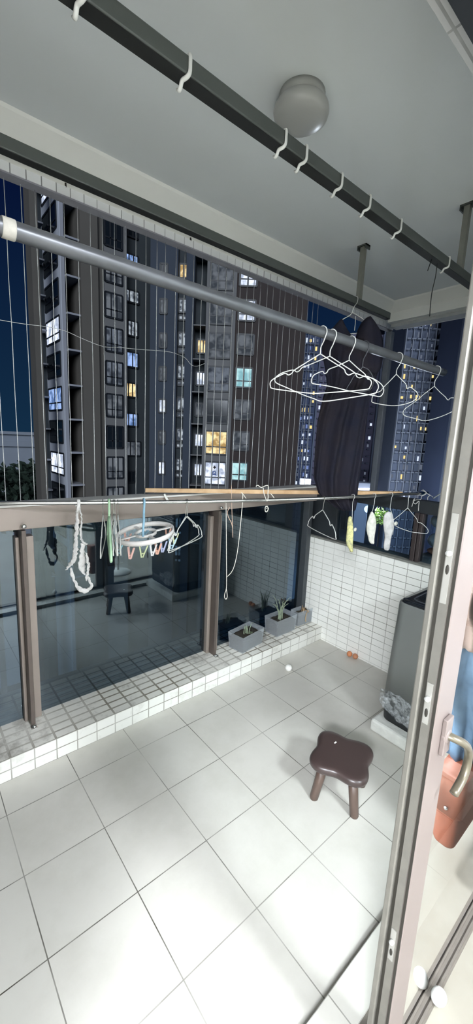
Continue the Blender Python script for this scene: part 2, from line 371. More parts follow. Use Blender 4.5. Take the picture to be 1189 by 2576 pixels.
HK = [('nearest the left edge', 215), ('second from the left', 476), ('third from the left', 716), ('fourth from the left', 768), ('fifth from the left', 857), ('sixth from the left', 928), ('seventh from the left', 1006), ('rightmost', 1128)]
for nm, px in HK:
    x = at(px, (px-475)*.693+212, 'y', T1Y-.02).x; y, z = T1Y, T1Z
    a = .0215
    loop = [(x, y-a+.012, z+a), (x, y-a, z+a), (x, y-a-.001, z+.004), (x-.001, y-a-.001, z-a+.006), (x-.006, y-a+.004, z-a-.003), (x-.011, y-.006, z-a-.006), (x-.012, y-.001, z-a-.016), (x-.012, y+.006, z-a-.021), (x-.012, y+.012, z-a-.016)]
    o = MB().tube(cat_rom(loop, 3), .0050, 10, flat=.6).build('rod_hook', M_hook, loc=(x, y, z))
    tag(o, 'white plastic hook clipped on the nearer ceiling rod, ' + nm, 'hook', 'hooks on the near ceiling rod')
def pyt(px, py): return at(px, py, 'y', T1Y)
wp = [pyt(1092, 642), pyt(1100, 650), pyt(1098, 672), pyt(1094, 700), pyt(1086, 735), pyt(1082, 770), pyt(1080, 796)]
tag(MB().tube(cat_rom(wp, 3), .0022, 6).build('cable', pm('black_cable', (24, 28, 28), .6)), 'thin black cable dangling long from the near ceiling rod', 'cable')
tag(MB().tube([pyt(1086, 650), pyt(1081, 664), pyt(1075, 681)], .0022, 6).build('cable', pm('black_cable', (24, 28, 28), .6)), 'short black cable end beside the long one on the near ceiling rod', 'cable')

M_scr = pm('dark_screw', (40, 38, 34), .6)
for (px, py, yy), nm in (((410, 459, .262), 'second from the left'), ((592, 547, .262), 'rightmost of the four'), ((165, 463, .345), 'leftmost of the four'), ((479, 600, .345), 'third from the left')):
    q = at(px, py, 'y', yy); q.z = min(q.z, 2.74)
    if yy > .3: q = at(px, py, 'z', 2.672)
    tag(MB().lathe(q+V((0, .004, 0)) if yy < .3 else q+Z*.004, [(.004, 0), (.004, .010), (.002, .012)], 8, V((0, -1, 0)) if yy < .3 else V((0, 0, -1))).tube([q+V((0, -.006, -.002)), q+V((0, -.010, -.010)), q+V((0, -.004, -.014))], .0014, 5).build('screw_hook', M_scr, loc=q), 'tiny dark screw hook in the edge beam, '+nm, 'hook')

# ------------------------------------------------------------------ grey pipe with wire hangers
PY, PZ = -.6, 2.025
pipe = thing('drying_pipe', (1.0, PY, PZ), 'thick grey metal clothes pipe running level with wire hangers on it', 'clothes pipe')
set_part('pipe', MB().tube([(-1.6+k*.1, PY, PZ) for k in range(38)]+[(2.17, PY, PZ)], .0195, 20), M_galv, pipe)
xt = at(20, 567, 'y', PY).x
set_part('tape_band', MB().lathe((xt-.013, PY, PZ), [(.0205, 0), (.0212, .001), (.0212, .025), (.0205, .026)], 20, V((1, 0, 0))), pm('pale_tape', (196, 192, 182), .6, 0, .2, 60), pipe)
def hanger_traced(name_lab, trace, sc_, x0, y0, P, N, mat, r=.0021, hook=None, group='wire hangers on the grey pipe'):
    pts = [pl(x0+a/sc_, y0+b/sc_, P, N) for a, b in trace]
    o_ = thing('wire_hanger', pts[0] if hook is None else hook[-1], name_lab, 'hanger', group)
    set_part('hanger_body', MB().tube(cat_rom(pts, 4), r, 8), mat, o_)
    if hook:
        set_part('hanger_hook', MB().tube(cat_rom(hook, 4), r, 8), mat, o_)
    return o_
def pipehook(px, zx, tilt=0):            # a hook over the pipe, ending at the neck point
    pass
def up_hanger(lab, neck, left, right, sc_, x0, y0, mat=M_wire):
    nx = x0+neck[0]/sc_; ny = y0+neck[1]/sc_
    P = pl(nx, ny, (0, PY, 0), (0, 1, 0)); N = V((F0.x, F0.y, 0))
    body = [neck]+left+right[::-1]+[neck]
    top = V((P.x, PY, PZ+.024)); R_ = (F0*1.0)
    hk = [V((P.x, PY, PZ))-F0*.0235*math.cos(a)+Z*.0235*math.sin(a)*1.05 for a in (PI*1.05, PI*.8, PI*.6, PI*.4, PI*.2, 0, -.35)]
    # hook comes down on the camera side of the pipe
    hk = [V((P.x, PY, PZ))+V((0, 1, 0))*(.0235*math.cos(a))+Z*(.0235*math.sin(a)) for a in (-.5, .1, .6, 1.2, 1.8, 2.5, 3.1, 3.6)]
    hk += [V((P.x-.001, PY-.012, PZ-.035)), V((P.x, PY, PZ-.055)), P]
    return hanger_traced(lab, body, sc_, x0, y0, P, N, mat, hook=hk)
def conv(pts, s, x0, y0): return [(x0+a/s, y0+b/s) for a, b in pts]
Z5 = (3.963, 560, 640); Z6 = (5.945, 780, 780); Z7 = (3.614, 860, 760)
def both(neck, left, right, lab, mat=M_wire): return up_hanger(lab, neck, left, right, 1.0, 0, 0, mat)
neckA = conv([(150, 655)], *Z6)[0]
both(neckA, conv([(780, 1110), (705, 1160), (690, 1182), (655, 1202), (620, 1186), (560, 1212), (500, 1245), (474, 1275), (474, 1312), (500, 1338), (700, 1366), (890, 1385)], *Z5),
     conv([(350, 785), (500, 880), (525, 935), (575, 972), (655, 942), (760, 975), (850, 1010), (900, 1050), (914, 1090), (890, 1150), (840, 1186), (560, 1213), (200, 1240)], *Z6), 'white wire hanger, first from the left on the grey pipe')
neckB = conv([(292, 690)], *Z6)[0]
both(neckB, conv([(850, 1105), (790, 1128), (765, 1158), (735, 1172), (700, 1152), (600, 1178), (545, 1210), (520, 1240), (532, 1280), (640, 1330), (800, 1400), (900, 1435)], *Z5),
     conv([(480, 815), (660, 935), (690, 990), (740, 1014), (820, 988), (930, 1025), (995, 1085), (1018, 1140), (1000, 1200), (940, 1250), (600, 1310), (200, 1365)], *Z6), 'white wire hanger, second from the left on the grey pipe')
neckC = conv([(580, 750)], *Z6)[0]
both(neckC, conv([(420, 830), (280, 885), (250, 930), (210, 950), (178, 916), (60, 968), (22, 1025), (15, 1068), (42, 1100), (230, 1130), (400, 1165), (600, 1215)], *Z6),
     conv([(700, 860), (815, 958), (835, 1000), (870, 1040), (880, 1010), (960, 1035), (1050, 1100), (1093, 1165), (1090, 1235), (1040, 1293), (930, 1275)], *Z6), 'white wire hanger, third from the left on the grey pipe')
neckD = conv([(782, 850)], *Z6)[0]
both(neckD, conv([(720, 920), (650, 990), (600, 1080), (545, 1170), (560, 1200), (700, 1225)], *Z6),
     conv([(850, 880), (900, 930), (935, 1000), (945, 1060), (930, 1130), (880, 1195)], *Z6), 'dark thin hanger between the third and fourth white hangers', pm('dark_hanger', (58, 60, 66), .5))
neckE = conv([(492, 655)], *Z7)[0]
both(neckE, conv([(430, 720), (375, 775), (350, 808), (310, 825), (280, 850), (270, 890), (288, 916), (450, 942)], *Z7),
     conv([(540, 705), (578, 745), (592, 788), (615, 772), (650, 795), (682, 825), (685, 860), (640, 902), (560, 930)], *Z7), 'white wire hanger, second from the right on the grey pipe')
neckF = conv([(838, 765)], *Z7)[0]
both(neckF, conv([(740, 840), (690, 885), (620, 935), (570, 972), (553, 1008), (577, 1036), (680, 1062), (760, 1078)], *Z7),
     conv([(890, 820), (935, 860), (962, 890), (990, 870), (1060, 880), (1092, 905), (1088, 940), (1040, 975), (900, 1040)], *Z7), 'white wire hanger at the right end of the grey pipe')

# ------------------------------------------------------------------ black dress on the outer ceiling rod
DP = V((1.94, T2Y, 2.2)); DN = F0
def dpx(px, py): return pl(px, py, DP-F0*.10, DN)
dress = thing('dress', dpx(886, 800), 'long black dress on a white hanger, hung from the outer ceiling rod', 'dress')
OUT = [(805, 822, 872, 905), ]
rows = [  # py, left px, right px
    (812, 838, 958), (830, 818, 962), (870, 808, 962), (900, 812, 958), (935, 818, 950), (970, 822, 938), (1000, 812, 930), (1060, 798, 922), (1130, 792, 914), (1200, 788, 904), (1240, 800, 899), (1262, 822, 898), (1282, 850, 893)]
def body_loft(rows, seg, th, fold, ph):
    rings = []
    for i, (py, l, r) in enumerate(rows):
        L, R_ = dpx(l, py), dpx(r, py+ (0)); c = (L+R_)/2; hw = (R_-L)/2; k = min(1, i/4); ring = []
        for j in range(seg):
            a = 2*PI*j/seg; u = math.cos(a); w = math.sin(a)
            f = 1+fold*k*math.sin(9*a+ph+.25*i)+fold*.6*k*math.sin(15*a+i*.5)
            ring.append(c+hw*u+F0*(th*w*f))
        rings.append(ring)
    return rings
dl = [(a, b, c) for a, b, c in rows]
fine = []
for i in range(len(dl)-1):
    for t in (0, .33, .66): fine.append(tuple(dl[i][k]+(dl[i+1][k]-dl[i][k])*t for k in range(3)))
fine.append(dl[-1])
# neck opening: two shoulder lobes above the bodice
low = [r for r in fine if r[0] >= 846]
set_part('gown', MB().loft(body_loft(low, 80, .046, .42, .7)), M_black, dress)
sl_ = body_loft([(807, 852, 859), (818, 842, 866), (830, 832, 873), (842, 823, 882), (862, 816, 896), (885, 818, 890)], 28, .04, .1, .2)
set_part('shoulder', MB().loft(sl_), M_black, dress)
sr_ = body_loft([(802, 918, 930), (812, 908, 941), (830, 899, 954), (856, 893, 963), (890, 890, 964), (925, 896, 958), (940, 905, 948)], 28, .05, .1, .9)
set_part('shoulder', MB().loft(sr_), M_black, dress)
hk = [V((1.94, T2Y+.022, T2Z-.006)), V((1.94, T2Y+.022, T2Z+.018)), V((1.94, T2Y, T2Z+.026)), V((1.94, T2Y-.022, T2Z+.018)), V((1.94, T2Y-.022, T2Z-.01)), dpx(890, 772), dpx(886, 786)]
hg = set_part('hanger', MB().tube(cat_rom(hk, 4), .0022, 8).tube(cat_rom([dpx(852, 812), dpx(862, 803), dpx(880, 793), dpx(886, 786), dpx(898, 793), dpx(917, 806), dpx(932, 822)], 4), .0024, 8)
         .tube([dpx(894, 795), dpx(893, 815), dpx(891, 832)], .002, 6).tube([dpx(868, 841), dpx(898, 838)], .0028, 6), M_wire, dress)

# ------------------------------------------------------------------ lower rod and wood stick
RL, RRt = at(0, 1272, 'y', .30), at(1075, 1240, 'x', 2.40)
RL2 = RL+(RL-RRt)*.12+Z*.014
def rodp(px):
    """point of the lower rod that stands at picture column px"""
    best = None
    for k in range(401):
        p = RL2+(RRt-RL2)*(k/400); d = p-CAM; z = d.dot(FW); x = 594.5+FPX*d.dot(RT)/z
        if best is None or abs(x-px) < best[0]: best = (abs(x-px), p)
    return best[1]
rp = []
for k in range(25):
    t = k/24; p = RL2+(RRt-RL2)*t; p.z -= .019*math.sin(PI*min(1, max(0, (t-.1)/.9))); rp.append(p)
_rod_old = rodp
def rodp(px):
    p = _rod_old(px); t = (p-RL2).length/(RRt-RL2).length
    p = p.copy(); p.z -= .019*math.sin(PI*min(1, max(0, (t-.1)/.9))); return p
tag(MB().tube(rp, .0095, 16).build('clothes_rod', M_steel), 'shiny stainless clothes rod laid from the railing to the far window', 'clothes rod')
SL = at(365, 1233, 'y', .43); SR = at(1010, 1241, 'x', 2.40)
SL.z = max(SL.z, 1.275); sd = (SR-SL).normalized(); sn = sd.cross(Z).normalized()
tag(MB().obox((SL+SR)/2, (SR-SL)/2, sn*.011, Z*.0125).build('wooden_stick', M_wood, bevel=.002), 'long flat pale wooden stick lying across the railing behind the dress', 'stick')

RD = (RRt-RL2).normalized()
def rodhook(p, r=.0125, drop=.05, d=None):
    d = d or V((-RD.y, RD.x, 0)).normalized()
    return [p+d*(r*math.cos(a))+Z*(r*math.sin(a)) for a in (-.4, .3, 1.0, 1.57, 2.2, 2.9, 3.5)]+[p-d*.004-Z*(drop*.5), p-Z*drop]
def wire_hanger(px, yaw, lab, mat=M_wire, w=.2, drop=.06, hgt=.15, r=.0024, group='hangers on the lower rod', tilt=0, sag=0):
    p = rodp(px); d = V((math.sin(yaw), math.cos(yaw), 0)); n = p-Z*drop
    o_ = thing('wire_hanger', p, lab, 'hanger', group)
    side = lambda s: [n+d*(s*w*a)-Z*(hgt*b+tilt*s*w*a) for a, b in ((0, 0), (.35, .24), (.52, .37), (.58, .50), (.65, .50), (.70, .44), (.88, .60), (.98, .75), (1.0, .86), (.96, .97))]
    body = side(1)+[n-Z*(hgt*(1+sag))]+side(-1)[::-1]
    set_part('hanger_body', MB().tube(cat_rom(body, 3), r, 8), mat, o_)
    set_part('hanger_hook', MB().tube(cat_rom(rodhook(p, drop=drop), 3), r*.9, 8), M_steel if mat is M_wire else mat, o_)
    return o_
wire_hanger(259, .44, 'white wire hanger left of the green one on the lower rod', hgt=.16)
for px, yw, lb in ((279, .345, 'white wire hanger just right of the green one on the lower rod'), (284, .34, 'second white wire hanger right of the green one'), (289, .355, 'third white wire hanger right of the green one'), (295, .36, 'white wire hanger next to the round clip hanger')):
    wire_hanger(px, yw, lb)
# green plastic hanger, edge on
p = rodp(273); d = V((math.sin(.36), math.cos(.36), 0)); gm = pm('pale_green_plastic', (186, 224, 186), .45)
gh = thing('plastic_hanger', p, 'pale green plastic hanger seen edge on, on the lower rod', 'hanger', 'hangers on the lower rod')
n = p-Z*.07
set_part('hanger_body', MB().tube(cat_rom([n, n+d*.1-Z*.04, n+d*.19-Z*.1, n+d*.2-Z*.15, n-Z*.165, n-d*.2-Z*.16, n-d*.19-Z*.11, n-d*.1-Z*.045, n], 4), .0062, 10), gm, gh)
set_part('hanger_hook', MB().tube(cat_rom(rodhook(p, .015, .07), 3), .005, 10), gm, gh)
wire_hanger(468, .98, 'white wire hanger hanging left of the middle railing post', w=.19, drop=.075)
wire_hanger(471, 1.04, 'white wire hanger doubled behind its twin left of the middle post', w=.19, drop=.075, tilt=.04)
wire_hanger(815, .42, 'white wire hanger in front of the railing corner', w=.17, drop=.07, hgt=.14)
# hanger at the far right of the rod
p = rodp(1032); N_ = F0
tr = conv([(35, 1250), (110, 1345), (190, 1440), (212, 1498), (240, 1514), (275, 1520), (330, 1565), (375, 1610), (396, 1655), (385, 1695), (350, 1704), (250, 1695), (120, 1680), (0, 1645), (-120, 1600), (-215, 1545), (-240, 1490), (-190, 1440), (-90, 1360), (35, 1250)], 7.036, 1020, 1100)
hanger_traced('white wire hanger at the right end of the lower rod', tr, 1.0, 0, 0, p, N_, M_wire, .002, hook=[p+Z*.0+V((.012, .004, 0))]+[p+V((.0125*math.cos(a), .004, .0125*math.sin(a))) for a in (.6, 1.57, 2.5, 3.2)]+[pl(1026.5, 1262, p, N_), pl(1025, 1277.6, p, N_)], group='hangers on the lower rod')

# round clip hanger with pegs
p = rodp(362); cc = pl(366, 1341, p, F0)+F0*.0; W = .142
ch = thing('clip_hanger', p, 'round white clip hanger with coloured pegs and a blue hook', 'clip hanger')
T_ = R0*.985+Z*.12; T_.normalize(); B_ = (F0*.98+Z*.13); B_ = (B_-T_*B_.dot(T_)).normalized(); U_ = T_.cross(B_)
if U_.z < 0: U_ = -U_
def ringp(a, r, h=0): return cc+T_*(r*math.cos(a))+B_*(r*math.sin(a))+U_*h
ring_m = pm('white_clip_plastic', (236, 232, 230), .4)
def band(r0, r1, h0, h1, seg=56):
    mb = MB(); vs = []; fs = []
    for k in range(seg):
        a = 2*PI*k/seg; vs += [ringp(a, r0, h0), ringp(a, r1, h0), ringp(a, r1, h1), ringp(a, r0, h1)]
    for k in range(seg):
        k2 = (k+1) % seg
        for j in range(4): fs.append((k*4+j, k2*4+j, k2*4+(j+1) % 4, k*4+(j+1) % 4))
    return mb.add(vs, fs, True)
set_part('ring', band(W-.006, W, -.012, .012), ring_m, ch)
set_part('hub', band(.048, .054, -.007, .007), ring_m, ch)
for a in (.5, 2.2, 3.7, 5.3):
    set_part('spoke', MB().bar(ringp(a, .052), ringp(a, W-.004), .014, .006, U_), ring_m, ch)
bl = pm('light_blue_plastic', (150, 192, 216), .45)
nk = p-Z*.06
set_part('hook_strap', MB().tube(cat_rom(rodhook(p, .016, .06, V((-RD.y, RD.x, 0)).normalized()), 3), .0055, 10), bl, ch)
set_part('hook_strap', MB().tube([nk+Z*.002, nk-Z*.03, cc+U_*.01-F0*.05, cc-F0*.052-Z*.005], .0058, 10).bar(cc-F0*.052, cc+F0*.052, .012, .006), bl, ch)
pegc = {'teal': (150, 200, 214), 'pink': (232, 188, 178), 'green': (196, 206, 160), 'white': (232, 230, 232), 'peach': (226, 176, 156), 'lilac': (176, 184, 216), 'blue': (178, 208, 222), 'lime': (206, 212, 176)}
for c_, a in (('teal', 3.55), ('pink', 4.35), ('green', 4.75), ('white', 5.15), ('peach', 5.35), ('lilac', 5.6), ('blue', 5.95), ('lime', .15), ('pink', 2.6), ('peach', .9)):
    m_ = pm('peg_'+c_, pegc[c_], .45); q = ringp(a, W-.003, -.012)
    if a in (4.75, 5.15, 5.35, 5.6): q = ringp(a, W-.02, -.012)
    td = (T_*random.uniform(.6, 1)+B_*random.uniform(-.3, .3)).normalized()*random.choice((1, .8))
    lo = q-Z*.062+td*.001
    pg = MB().bar(q-Z*.004-td*.008, lo, .012, .006, td).bar(q-Z*.008+td*.030, lo+td*.006, .012, .006, td).bar(lo+Z*.018-td*.004, lo+Z*.018+td*.014, .009, .005)
    k_ = set_part('peg', pg, m_, ch, bevel=.001); k_['label'] = c_+' clothes peg'
    set_part('peg_link', MB().tube([q+U_*.012, q+Z*.0, q-Z*.012], .0013, 6), M_wire, k_)

# white strappy garment hung on the left of the rod
p = rodp(196); GN = F0
def g(a, b): return pl(160+a/7.43, 1250+b/7.43, p, GN)
lg = MB()
def strand(tr, rad, fl=.35, jit=.003):
    pts = cat_rom([g(*q[:2]) for q in tr], 4); m = len(pts)
    rr = [rad[min(len(rad)-1, int(i/(m-1)*(len(rad)-1)))]*(1-((i/(m-1)*(len(rad)-1)) % 1))+rad[min(len(rad)-1, int(i/(m-1)*(len(rad)-1))+1)]*((i/(m-1)*(len(rad)-1)) % 1) for i in range(m)]
    pts = [q+V((random.uniform(-jit, jit), random.uniform(-jit, jit), 0)) for q in pts]; rr = [max(.001, x*random.uniform(.85, 1.2)) for x in rr]
    lg.tube(pts, rr, 10, flat=fl)
lg.tube(cat_rom([p+V((0, .012, -.02)), p+V((0, .013, .004)), p+V((0, 0, .0135)), p+V((0, -.013, .004)), g(262, 300)], 3), [.008]*13, 8, flat=.5)
strand([(250, 260), (250, 350), (250, 470), (245, 600), (228, 760), (225, 900), (212, 1050), (185, 1180), (120, 1270), (45, 1365)], [.005, .006, .010, .010, .009, .011, .012, .012, .008, .002])
strand([(135, 1325), (150, 1440), (200, 1560), (265, 1690), (390, 1755), (470, 1725), (515, 1660), (480, 1540), (460, 1480)], [.004, .008, .006, .009, .012, .008, .007, .006, .003])
strand([(290, 165), (320, 300), (345, 430), (325, 560), (320, 700), (330, 800), (370, 860), (430, 890)], [.008, .007, .007, .013, .014, .013, .016, .008])
strand([(360, 860), (345, 1000), (345, 1150), (340, 1300), (370, 1400), (410, 1460)], [.014, .012, .019, .021, .012, .003])
strand([(420, 1040), (445, 1150), (460, 1280), (445, 1400), (430, 1500), (425, 1560)], [.004, .008, .009, .010, .010, .008])
tag(lg.build('lace_garment', pm('white_lace', (240, 238, 236), .9, 0, .15, 90, .6), loc=p), 'white strappy lace garment draped over the left of the lower rod', 'garment')

# cords hanging near the middle post
p = rodp(590); CP = p+V((0, .02, 0))
def cpt(a, b): return pl(300+a/2.9725, 1200+b/2.9725, CP, F0)
tag(MB().tube(cat_rom([cpt(*q) for q in ((797, 190), (799, 400), (800, 600), (801, 745), (800, 830), (788, 870), (786, 900), (797, 913), (806, 895), (803, 860), (800, 840))], 3), .0022, 6)
    .tube(cat_rom([cpt(*q) for q in ((912, 118), (922, 130), (921, 190), (916, 240), (903, 380), (882, 560), (850, 690), (806, 745))], 3), .0022, 6)
    .tube(cat_rom([cpt(*q) for q in ((912, 118), (930, 135), (947, 162))], 3), .002, 6).build('cord_loop', M_rope), 'long pale cord hanging in a loop from the wooden stick right of the middle post', 'cord')
tag(MB().tube(cat_rom([cpt(*q) for q in ((838, 60), (840, 190), (842, 280), (846, 380), (848, 452))], 3), [.0028]*13, 6, flat=.6).tube(cat_rom([cpt(*q) for q in ((826, 225), (808, 260), (815, 300), (836, 340), (846, 380))], 3), .0018, 6).build('ribbon', pm('beige_ribbon', (206, 178, 158), .8)), 'short beige ribbon hanging over the lower rod beside the cord loop', 'ribbon')
kn = MB()
for tr in (((1020, 70), (1035, 62), (1060, 78), (1085, 68), (1112, 66), (1110, 120), (1112, 150), (1104, 180), (1090, 150), (1080, 120), (1075, 80)), ((1110, 220), (1092, 222), (1090, 255), (1104, 258), (1114, 230), (1098, 235)), ((1130, 122), (1158, 158))):
    kn.tube(cat_rom([cpt(*q) for q in tr], 4), .0024, 6)
tag(kn.build('knotted_cord', M_rope), 'white cord knotted around the wooden stick left of the dress', 'cord')
p = rodp(1052); 
def kpt(a, b): return pl(1020+a/7.036, 1100+b/7.036, p, F0)
kn = MB()
for tr, r in ((((270, 940), (330, 960), (370, 990), (420, 1030), (390, 1060), (385, 1110)), .004), (((300, 925), (360, 975), (350, 1010), (280, 1045), (260, 1100), (150, 1120), (105, 1230)), .004), (((155, 1085), (130, 1140), (170, 1180), (230, 1130), (225, 1220), (222, 1300)), .005), (((170, 1020), (300, 1025), (360, 990), (440, 1030), (480, 1060)), .003)):
    kn.tube(cat_rom([kpt(*q) for q in tr], 4), r, 8, flat=.5)
tag(kn.build('plastic_ties', pm('pale_plastic_strip', (186, 184, 182), .5, 0, .2, 60)), 'bunch of pale plastic strips tied round the right end of the rod', 'tie')
tag(MB().tube(cat_rom([kpt(485, 1085), kpt(540, 1045), kpt(640, 985), kpt(720, 960), kpt(790, 935)], 4), [.006]*17, 8, flat=.5).build('plastic_strap', pm('grey_plastic_strap', (136, 138, 138), .5)), 'grey plastic strap running up right of the tied strips', 'strap')
wst = rodp(420)
tag(MB().sheet([[pl(300+a/2.9725, 1200+b/2.9725, (0, .34, 0), (0, 1, 0)) for a, b in r] for r in (((330, 128), (342, 122)), ((338, 150), (352, 140)), ((352, 175), (366, 168)), ((368, 188), (380, 178)))], .001).build('paper_strip', M_white), 'white paper strip stuck on the railing above the round clip hanger', 'strip')

# socks on hook wires
def sock(px, name, lab, outline, mat, th=.012, hook=None, ppx=None):
    p_ = rodp(px); rings = []
    for (py, l, r) in outline:
        L, R_ = pl(l, py, p_, F0), pl(r, py, p_, F0); c = (L+R_)/2; hw = (R_-L)/2; ring = []
        for j in range(20):
            a = 2*PI*j/20; ring.append(c+hw*math.cos(a)+F0*(th*math.sin(a)*(1+.25*math.sin(3*a+py*.1))))
        rings.append(ring)
    t = thing(name, p_, lab, 'sock' if 'sock' in name else 'cloth', 'small washing on the lower rod')
    set_part('cloth', MB().loft(rings), mat, t, sub=1)
    if hook: set_part('hook_wire', MB().tube(cat_rom([p_+V((.0, .011, -.004)), p_+V((0, .008, .012)), p_+V((0, -.006, .014)), p_+V((0, -.0125, 0))]+[pl(a, b, p_, F0) for a, b in hook], 3), .0016, 6), M_wire, t)
    return t
ys = pm('yellow_sock', (222, 218, 150), .9, 0, .25, 60, c2=(150, 148, 122)); gs = pm('cream_sock', (214, 212, 202), .9, 0, .25, 50); zs = pm('grey_white_sock', (208, 206, 204), .9, 0, .35, 30)
sock(887, 'sock', 'yellow and grey sock hanging by a wire hook under the dress', [(1297, 876, 884), (1315, 873, 887), (1335, 872, 889), (1355, 869, 888), (1370, 870, 887), (1380, 878, 887), (1390, 879, 888)], ys, hook=[(887, 1262), (885.5, 1290), (885, 1322)])
set_part('cloth_tail', MB().ball(pl(893, 1332, rodp(887), F0), .012, 12, (1.2, .5, 1)), gs, bpy.data.objects['sock'])
sock(941, 'sock', 'cream sock with dark dots, middle of the three socks', [(1286, 932, 937), (1300, 927, 944), (1318, 921, 947), (1335, 920, 944), (1352, 926, 941), (1362, 926, 941), (1369, 933, 941)], gs, hook=[(942, 1255), (941, 1266), (936, 1287)])
sock(984, 'sock', 'grey and white sock, rightmost of the three socks', [(1286, 971, 983), (1300, 962, 988), (1318, 963, 990), (1335, 965, 988), (1352, 968, 983), (1368, 964, 981), (1380, 964, 980), (1385, 968, 977)], zs, hook=[(984.5, 1252), (982, 1268), (981, 1280), (987, 1298), (990, 1320), (987, 1345)])
set_part('sock_heel', MB().ball(pl(995, 1317, rodp(984), F0), .017, 14, (1.1, .5, .8)), gs, bpy.data.objects['sock.002'])
# bags on the sill seen through the right pane
tag(MB().ball(at(1112, 1312, 'x', 2.60), .075, 20, (1, 1, .7)).ball(at(1112, 1362, 'x', 2.60), .095, 20, (1, 1, .62)).build('plastic_bag', pm('white_bag', (200, 198, 192), .5, 0, .2, 18, .5)), 'crumpled white plastic bag behind the right glass pane', 'bag')
tag(MB().ball(V((2.585, at(1112, 1390, 'x', 2.58).y, .899)), .08, 18, (1, 1.3, .34)).build('orange_bag', pm('orange_bag', (196, 126, 92), .5, 0, .2, 18, .5)), 'flat orange bag squeezed under the white plastic bag', 'bag')
tag(MB().box((2.49, -1.29, .6), (2.8, -.45, .872)).build('ledge', pm('ledge_cement', (96, 98, 98), .9), bevel=.01), 'grey cement ledge outside the right glass pane', 'ledge')

# ------------------------------------------------------------------ planters on the curb
CT = .113
def planter(lab, Fp, Rp, depth, hgt, plant):
    Fg = at(*Fp, 'z', CT); Rg = at(*Rp, 'z', CT); u = (Rg-Fg); w = u.length; u.normalize(); v = V((-u.y, u.x, 0))
    c = Fg+u*(w/2)+v*(depth/2)
    t = thing('planter', (c.x, c.y, CT), lab, 'planter', 'planters on the curb')
    def rect(s, z): return [c+u*(a*w/2*s)+v*(b*depth/2*s)+Z*(z) for a, b in ((-1, -1), (1, -1), (1, 1), (-1, 1))]
    outer = [rect(.9, .001), rect(.99, hgt)]; inner = [rect(.96, hgt), rect(.87, .005)]
    mb = MB().loft(outer+inner, smooth=False)
    set_part('tub', mb, M_tub, t, bevel=.003)
    mb = MB(); nx = 10; rws = []
    for j in range(nx+1):
        rws.append([c+u*((i/nx-.5)*w*.9)+v*((j/nx-.5)*depth*.9)+Z*(hgt*.72+.008*noise.noise(V((i*.7, j*.7, w*9)))+random.uniform(-.003, .003)) for i in range(nx+1)])
    bt = [rect(.86, .006)]
    mb.sheet(rws, .004); mb.loft([rect(.855, .007), rect(.885, hgt*.70)], smooth=False)
    set_part('soil', mb, M_soil, t)
    if plant == 'onion': n_, hh = 7, .085
    elif plant == 'tall': n_, hh = 14, .19
    else: n_, hh = 5, .06
    base = c+Z*(hgt*.72)+u*(-.01)
    for k in range(n_):
        b0 = base+V((random.uniform(-.015, .02), random.uniform(-.015, .015), 0)); th = random.uniform(-1.2, 1.2)
        l = hh*random.uniform(.6, 1.1); lean = R0*math.sin(th)*l*.55-Z*0+F0*random.uniform(-.2, .3)*l
        pts = [b0, b0+Z*l*.4+lean*.15, b0+Z*l*.8+lean*.55, b0+Z*l*(.95 if plant != 'dry' else .8)+lean]
        set_part('shoot', MB().tube(cat_rom(pts, 3), [.0034*(1-.075*i) for i in range(10)], 6), M_leaf if plant != 'dry' else M_dry, t)
    if plant == 'onion':
        for k in range(5): set_part('leaf', MB().ball(base+u*(.03+.02*random.random())+v*random.uniform(-.03, .03)+Z*.008, .010, 8, (1, .8, .4)), pm('green_leaf', (96, 106, 84), .6), t)
    if plant == 'dry':
        set_part('dead_stalk', MB().tube(cat_rom([c+Z*hgt*.9, c-v*.06+Z*hgt*.98, c-v*(depth*.52)+Z*hgt*.8, c-v*(depth*.54)-u*.012+Z*hgt*.45, c-v*(depth*.53)-u*.004+Z*hgt*.2], 4), [.004]*17, 7), M_dry, t)
    return t
def translucent(name, c, f):
    t = NT(name); tr = t.n('ShaderNodeBsdfTransparent'); tr.inputs[0].default_value = (.95, .96, .97, 1)
    b = t.n('ShaderNodeBsdfPrincipled'); b.inputs['Base Color'].default_value = rgb(*c); b.inputs['Roughness'].default_value = .4
    mx = t.n('ShaderNodeMixShader')
    if isinstance(f, tuple): t.l(t.ramp(t.noise(f[2], 6, rough=.7), f[0], f[1]), mx.inputs[0])
    else: mx.inputs[0].default_value = f
    t.l(tr.outputs[0], mx.inputs[1]); t.l(b.outputs[0], mx.inputs[2]); t.l(mx.outputs[0], t.out.inputs[0]); return t.m
M_tub = translucent('frosted_tub', (206, 212, 218), .24)
planter('frosted plastic tub with short green shoots, leftmost of the planters', (609, 1648), (663, 1617), .145, .125, 'onion')
planter('frosted plastic tub with tall onion leaves, middle of the three planters', (695, 1606), (745, 1584), .14, .135, 'tall')
planter('frosted plastic tub with a dried up stalk, in the railing corner', (747, 1578), (789, 1562), .085, .125, 'dry')

